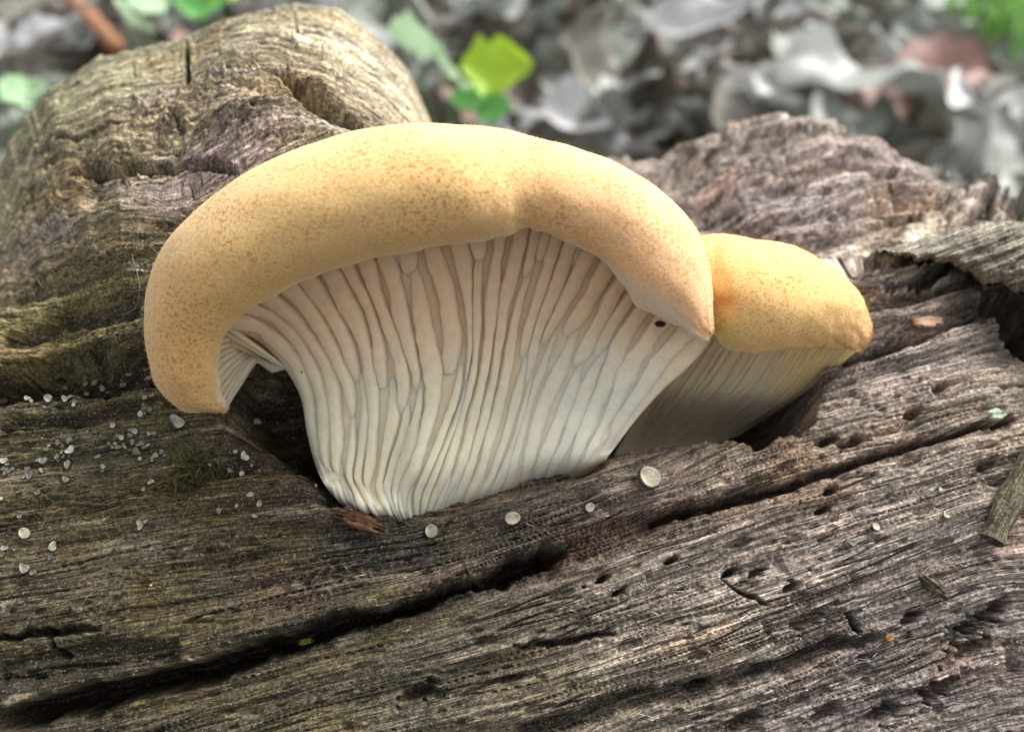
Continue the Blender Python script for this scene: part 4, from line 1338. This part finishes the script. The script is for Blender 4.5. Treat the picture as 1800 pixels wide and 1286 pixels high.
# ------------------------------------------------------------------ loose fibres and dust of the log surface
nf = 5200
ii = RNG.integers(16, nU - 16, nf); jj = RNG.integers(2, DENSE_T - 60, nf)
P = LP[ii, jj]
tA = LP[np.minimum(ii + 3, nU - 1), jj] - LP[ii - 3, jj]; tA /= np.linalg.norm(tA, axis=1)[:, None]
tB = LP[ii, jj + 1] - LP[ii, jj - 1]; tB /= np.linalg.norm(tB, axis=1)[:, None]
NN = np.cross(tA, tB); NN = np.where(((NN * np.array([0, -.5, .8])).sum(1) < 0)[:, None], -NN, NN); NN /= np.linalg.norm(NN, axis=1)[:, None] + 1e-9
dr = tA + tB * RNG.normal(0.1, .45, (nf, 1)) + NN * RNG.uniform(0, .45, (nf, 1)); dr *= np.where(RNG.random((nf, 1)) < .5, 1, -1); dr /= np.linalg.norm(dr, axis=1)[:, None]
rad_ = P - PIV; rad_ = rad_ - AX * (rad_ @ AX)[:, None]; rad_ /= np.linalg.norm(rad_, axis=1)[:, None]
L_ = np.where(np.abs((tB * rad_).sum(1))[:, None] > .45, .15, 1.0) * RNG.uniform(.02, .13, (nf, 1)) * np.where(RNG.random((nf, 1)) < .1, 1.8, 1)
sd_ = np.cross(dr, NN); wd = RNG.uniform(.003, .007, (nf, 1))
b0 = P + NN * .003
VV = np.stack([b0 - sd_ * wd, b0 + sd_ * wd, b0 + dr * L_ * .6 + NN * .012 + sd_ * wd * .8, b0 + dr * L_ + NN * RNG.uniform(0, .03, (nf, 1))], 1).reshape(-1, 3)
fi = np.arange(nf)[:, None] * 4
cf = np.repeat(np.clip(C3[ii, jj] * RNG.uniform(.8, 2.6, (nf, 1)), .05, .62), 4, 0)
o = mesh_from('wood_fibre', VV, np.concatenate([fi, fi + 1, fi + 2, fi + 3], 1), WOOD, log, color=cf, vec=np.repeat(np.stack([U, GC, H], -1)[ii, jj], 4, 0))
tag(o, kind='stuff')
ng_ = 15000
ii = RNG.integers(16, nU - 16, ng_); jj = RNG.integers(2, DENSE_T - 80, ng_)
P = LP[ii, jj]
tet = np.array([(1, 0, -.5), (-.6, .8, -.5), (-.5, -.9, -.4), (0.1, 0, 1)])
rs = RNG.uniform(.003, .010, (ng_, 1, 1)) * np.where(RNG.random((ng_, 1, 1)) < .06, 2.0, 1)
VV = (P[:, None] + tet[None] * rs * RNG.uniform(.6, 1.3, (ng_, 4, 3)) + np.array([0, -.3, .4]) * rs).reshape(-1, 3)
fi = np.arange(ng_)[:, None] * 4
FF = np.concatenate([fi + np.array([q]) for q in ((0, 1, 3), (1, 2, 3), (2, 0, 3), (0, 2, 1))], 0)
cf = np.repeat(np.clip(C3[ii, jj] * RNG.uniform(.5, 3.0, (ng_, 1)) + RNG.uniform(0, .12, (ng_, 1)), .02, .7), 4, 0)
o = mesh_from('dust', VV, FF, WOOD, log, smooth_shade=False, color=cf, vec=np.repeat(np.stack([U, GC, H], -1)[ii, jj], 4, 0))
tag(o, kind='stuff')

# ------------------------------------------------------------------ leaf litter behind the log
def leaf_mat(name, c1, c2, rough=.5, tr=.12):
    return simple_material(name, c1, c2, 28, rough, .0006, .45, 0, tr, 5, .3, .7)


LM = [leaf_mat('dead_leaf_silver', (.24, .26, .235), (.46, .48, .45), .42), leaf_mat('dead_leaf_grey_green', (.13, .15, .125), (.31, .335, .295), .45),
      leaf_mat('dead_leaf_dun', (.14, .13, .105), (.34, .325, .28), .5), leaf_mat('dead_leaf_white', (.40, .40, .40), (.64, .64, .65), .4),
      leaf_mat('dead_leaf_umber', (.05, .04, .03), (.13, .105, .085), .5), leaf_mat('dead_leaf_rose', (.30, .18, .15), (.46, .30, .27), .5)]
GREEN_Y = leaf_mat('yellow_green_leaf', (.33, .52, .03), (.45, .66, .05), .4, .4)
GREEN_P = leaf_mat('pale_green_leaf', (.36, .56, .32), (.52, .70, .46), .4, .35)
GREEN_G = leaf_mat('fresh_green_leaf', (.10, .38, .08), (.20, .52, .14), .4, .35)
GRASSM = leaf_mat('grass_blade', (.10, .30, .04), (.26, .52, .10), .5, .3)


def leaf_mesh(L, W, fold, curl, twist, wav, seed, lobes=0):
    n, m_ = 15, 9
    A, B = np.meshgrid(np.linspace(0, 1, n), np.linspace(-1, 1, m_), indexing='ij')
    w = W * 0.5 * np.sin(np.pi * np.clip(A, 0.0, 1) ** 0.82) ** 0.75 * (1 + 0.10 * np.sin(A * 26 + seed))
    if lobes: w = w * (1 + 0.15 * np.cos(A * np.pi * 2 * lobes + seed))
    x = A * L; y = B * w
    z = np.abs(y) * math.tan(fold) + wav * W * noise(A * 3 + seed, B * 1.4, 151) + wav * .6 * W * B ** 2 * np.sin(A * 9 + seed)
    yy = y * math.cos(fold)
    th = curl * A
    R = 1 / (curl + 1e-3)
    X = L * R * np.sin(th); Zc = L * R * (1 - np.cos(th))
    X2 = X - np.sin(th) * z; Z2 = Zc + np.cos(th) * z
    tw_ = twist * (A - .3)
    V = np.stack([X2, yy * np.cos(tw_) - 0 * Z2, Z2 + yy * np.sin(tw_)], -1).reshape(-1, 3)
    V[:, 0] -= L * .45
    F = grid_faces(n, m_)
    # leaf stalk, joined at the base
    st = np.stack([np.linspace(-L * .45 - L * .22, -L * .45 + .02, 5), np.linspace(-.15, 0, 5) * L * .1, np.linspace(.05, 0, 5) * L], 1)
    Vs, Fs = tube(st, 0.045 * L / 6, 5)
    return np.vstack([V, Vs]), np.vstack([F, Fs + len(V)])


_rl = random.Random(33)
LEAFMESH = []
LEAFP = []
for k in range(14):
    L = _rl.uniform(5.5, 8.5); W = L * _rl.uniform(.5, .75)
    LEAFP.append((_rl.uniform(.05, .6), _rl.uniform(.1, 1.7), _rl.uniform(-1.3, 1.3)))
    V, F = leaf_mesh(L, W, *LEAFP[-1], _rl.uniform(.08, .24), k * 1.9)
    LEAFMESH.append((V, F))
_cache = {}


def put_leaf(px, py, zoff, mat_i, size, rz, rx, ry, shape=None, name='leaf'):
    k = _rl.randrange(len(LEAFMESH)) if shape is None else shape
    key = (k, mat_i)
    if key not in _cache:
        o = mesh_from(name, *LEAFMESH[k], LM[mat_i]); _cache[key] = o.data; bpy.data.objects.remove(o)
    o = bpy.data.objects.new(name, _cache[key]); COL.objects.link(o)
    P = on_ground(px, py, zoff)
    o.location = P * S
    o.rotation_euler = (rx, ry, rz); o.scale = (size,) * 3
    lab, grp = leaf_words(k, mat_i, size)
    tag(o, lab, 'leaf', grp)
    return o


TONE = ['silvery', 'grey-green', 'dun', 'whitish', 'dark umber', 'rose-brown']


def leaf_words(k, mi, size):
    fo, cu_, tw__ = LEAFP[k]
    form = 'tightly curled' if cu_ > 1.15 else 'twisted' if abs(tw__) > .8 else 'keel-folded' if fo > .38 else 'gently arched' if cu_ > .6 else 'flattish'
    big = 'large' if size > 1.28 else 'small' if size < 1.08 else 'middling'
    return f'{big} {form} {TONE[mi]} dead leaf in the litter behind the log', f'{big} {form} {TONE[mi]} leaves'


nl = 0
tries = 0
pts_l = []
while nl < 230 and tries < 6000:
    tries += 1
    px = _rl.uniform(-160, 1960); py = _rl.uniform(-130, 420)
    sil = np.interp(px, SIL[:, 0], SIL[:, 1])
    if py > sil + 40 or (760 < px < 1140 and py > 300): continue
    if any((px - a_) ** 2 + ((py - b_) * 1.5) ** 2 < 42 ** 2 for a_, b_ in pts_l): continue
    pts_l.append((px, py))
    lay = _rl.random()
    wts = [.22, .36, .2, .08, .12, .02]
    mi = _rl.choices(range(6), wts)[0]
    if lay < .3: mi = _rl.choice([4, 1, 2])
    put_leaf(px, py, 0.2 + 2.6 * lay, mi, _rl.uniform(.95, 1.45), _rl.uniform(0, 6.28), _rl.uniform(-1.0, 1.0), _rl.uniform(-.8, .8))
    nl += 1
for px, py, z, mi, sz, rz, rx, ry, sh in [(1215, 70, 4.5, 3, 1.25, .3, .5, .2, 2), (1520, 165, 4.5, 0, 1.2, 2.9, .35, .1, 4), (1385, 110, 4, 0, 1.1, 1.2, .5, .3, 6), (1100, 95, 4, 1, 1.3, .2, .6, .1, 8),
                                          (1010, 140, 4, 2, 1.2, 1.8, .5, -.2, 3), (1110, 175, 4, 0, 1.0, .5, -.4, .2, 9), (1330, 190, 4, 3, .7, 2.6, .3, .2, 1), (1240, 125, 4.5, 3, .6, .2, .2, .1, 5),
                                          (1690, 210, 4.5, 3, .8, 2.2, .5, .3, 7), (1740, 310, 5, 0, 1.3, 1.1, .9, .2, 10), (1640, 130, 4.5, 5, 1.1, .4, .8, .2, 11), (985, 220, 4, 3, .9, -.5, .2, .1, 12),
                                          (1480, 60, 3.5, 1, 1.2, 2.2, .4, .2, 13), (860, 30, 3.5, 0, 1.1, .8, .4, .1, 0), (90, 85, 4, 3, .8, .4, .3, .2, 2), (10, 105, 4, 3, .7, 1.0, .3, .1, 5), (60, 20, 4, 2, 1.2, .3, .3, .2, 8)]:
    put_leaf(px, py, z, mi, sz * 1.2, rz, rx, ry, sh)

# young plants and grass
def plant(name, label, root_px, leaves, depth, stem_mat=GREEN_G):
    """leaves: (px, py, length cm, rz, rx, ry, material, lobes)"""
    tops = [at(np.array(float(l[0])), np.array(float(l[1])), np.array(depth + l[8])) for l in leaves]
    base_ = np.array([np.mean([t[0] for t in tops]), np.mean([t[1] for t in tops]) - 1.0, 0.0]); base_[2] = float(ground_z(base_[0], base_[1]))
    root = empty(name, base_)
    tag(root, label, 'plant')
    V_, F_, k = [], [], 0
    for l, tp in zip(leaves, tops):
        ctrl = np.stack([base_, base_ * .6 + tp * .4 + np.array([.4, -.3, .8]), tp])
        V, F = tube(spline(ctrl, 14), np.linspace(.10, .04, 14), 6)
        V_.append(V); F_.append(F + k); k += len(V)
    keep_parent(mesh_from('stem', np.vstack(V_), np.vstack(F_), stem_mat), root)
    for q, (l, tp) in enumerate(zip(leaves, tops)):
        V, F = leaf_mesh(l[2], l[2] * .8, .25, .5, .3, .10, q * 2.7 + 1, l[7])
        R = np.array(Matrix.Rotation(l[3], 3, 'Z') @ Matrix.Rotation(l[5], 3, 'Y') @ Matrix.Rotation(l[4], 3, 'X'))
        keep_parent(mesh_from('leaf', V @ R.T + tp, F, l[6]), root)
    return root


plant('seedling', 'young plant with one yellow-green and three pale green leaves behind the hump', None,
      [(865, 122, 3.4, 0.2, .95, .1, GREEN_Y, 3, 0), (728, 82, 3.4, 2.6, .9, .2, GREEN_P, 0, -2), (782, 132, 3.0, 2.0, .9, .1, GREEN_P, 0, -2), (820, 178, 1.9, 0.6, .7, .2, GREEN_G, 0, 0), (868, 195, 2.0, -.4, .7, .1, GREEN_G, 0, 0)], 46.0)
plant('seedling', 'small bright green seedling above the top of the hump', None, [(350, 6, 2.6, .3, .7, .1, GREEN_G, 0, 0), (385, -8, 2.2, 1.1, .5, .1, GREEN_Y, 0, .5)], 46.0)
plant('seedling', 'pale whitish-green seedling between the brown stick and the hump', None, [(225, 38, 2.6, 2.2, .8, .1, GREEN_P, 0, 0), (258, 10, 2.2, .9, .6, .2, GREEN_P, 0, .4)], 47.0)
plant('seedling', 'low pale green sprig beside the foot of the hump', None, [(28, 168, 1.7, 1.3, .8, .1, GREEN_P, 0, 0), (8, 180, 1.6, 2.3, .7, .1, GREEN_G, 0, 0), (48, 165, 1.5, .3, .6, .1, GREEN_P, 0, .3)], 36.0)

V_, F_, k = [], [], 0
for q in range(620):
    px, py = _rl.uniform(1650, 1930), _rl.uniform(-150, 125)
    if py > 40 + (px - 1660) * .6: continue
    P = on_ground(px, py, 2.5)
    h = _rl.uniform(3.5, 7.0); az = _rl.uniform(0, 6.28); ln = _rl.uniform(.3, 1.1)
    t = np.linspace(0, 1, 6)
    mid = P + np.stack([np.cos(az) * ln * h * t ** 2, np.sin(az) * ln * h * t ** 2, h * t * (1 - .3 * ln * t)], 1)
    wv = np.array([-math.sin(az), math.cos(az), 0]) * (.16 * (1 - t ** 2) + .01)[:, None]
    V = np.stack([mid - wv, mid + np.array([0, 0, -.04]), mid + wv], 1).reshape(-1, 3)
    V_.append(V); F_.append(grid_faces(6, 3) + k); k += len(V)
tag(mesh_from('grass', np.vstack(V_), np.vstack(F_), GRASSM), 'patch of bright green grass beyond the leaf litter', 'grass', kind='stuff')

STK = simple_material('orange_brown_stick', (.20, .085, .04), (.42, .21, .11), 60, .7, .001)
a = on_ground(70, -45, 4.5); b = on_ground(205, 85, 4.5)
tw = spline(np.stack([a, a * .6 + b * .4 + np.array([.3, 0, .5]), b]), 24)
V, F = tube(tw, np.linspace(1.0, .75, 24), 12)
V = V + (V - np.repeat(tw, 12, 0)) * (0.15 * noise(np.tile(np.arange(12), 24) * .8, np.repeat(np.arange(24), 12) * .4, 161))[:, None]
capv = np.stack([V[:12].mean(0), V[-12:].mean(0)]); nv = len(V)
V = np.vstack([V, capv])
j = np.arange(0, 12, 2)
F = np.vstack([F, np.stack([np.full(6, nv), (j + 2) % 12, j + 1, j], -1), np.stack([np.full(6, nv + 1), nv - 12 + j, nv - 12 + j + 1, nv - 12 + (j + 2) % 12], -1)])
tag(mesh_from('stick', V, F, STK), 'thick orange-brown stick lying in the litter past the hump', 'stick')
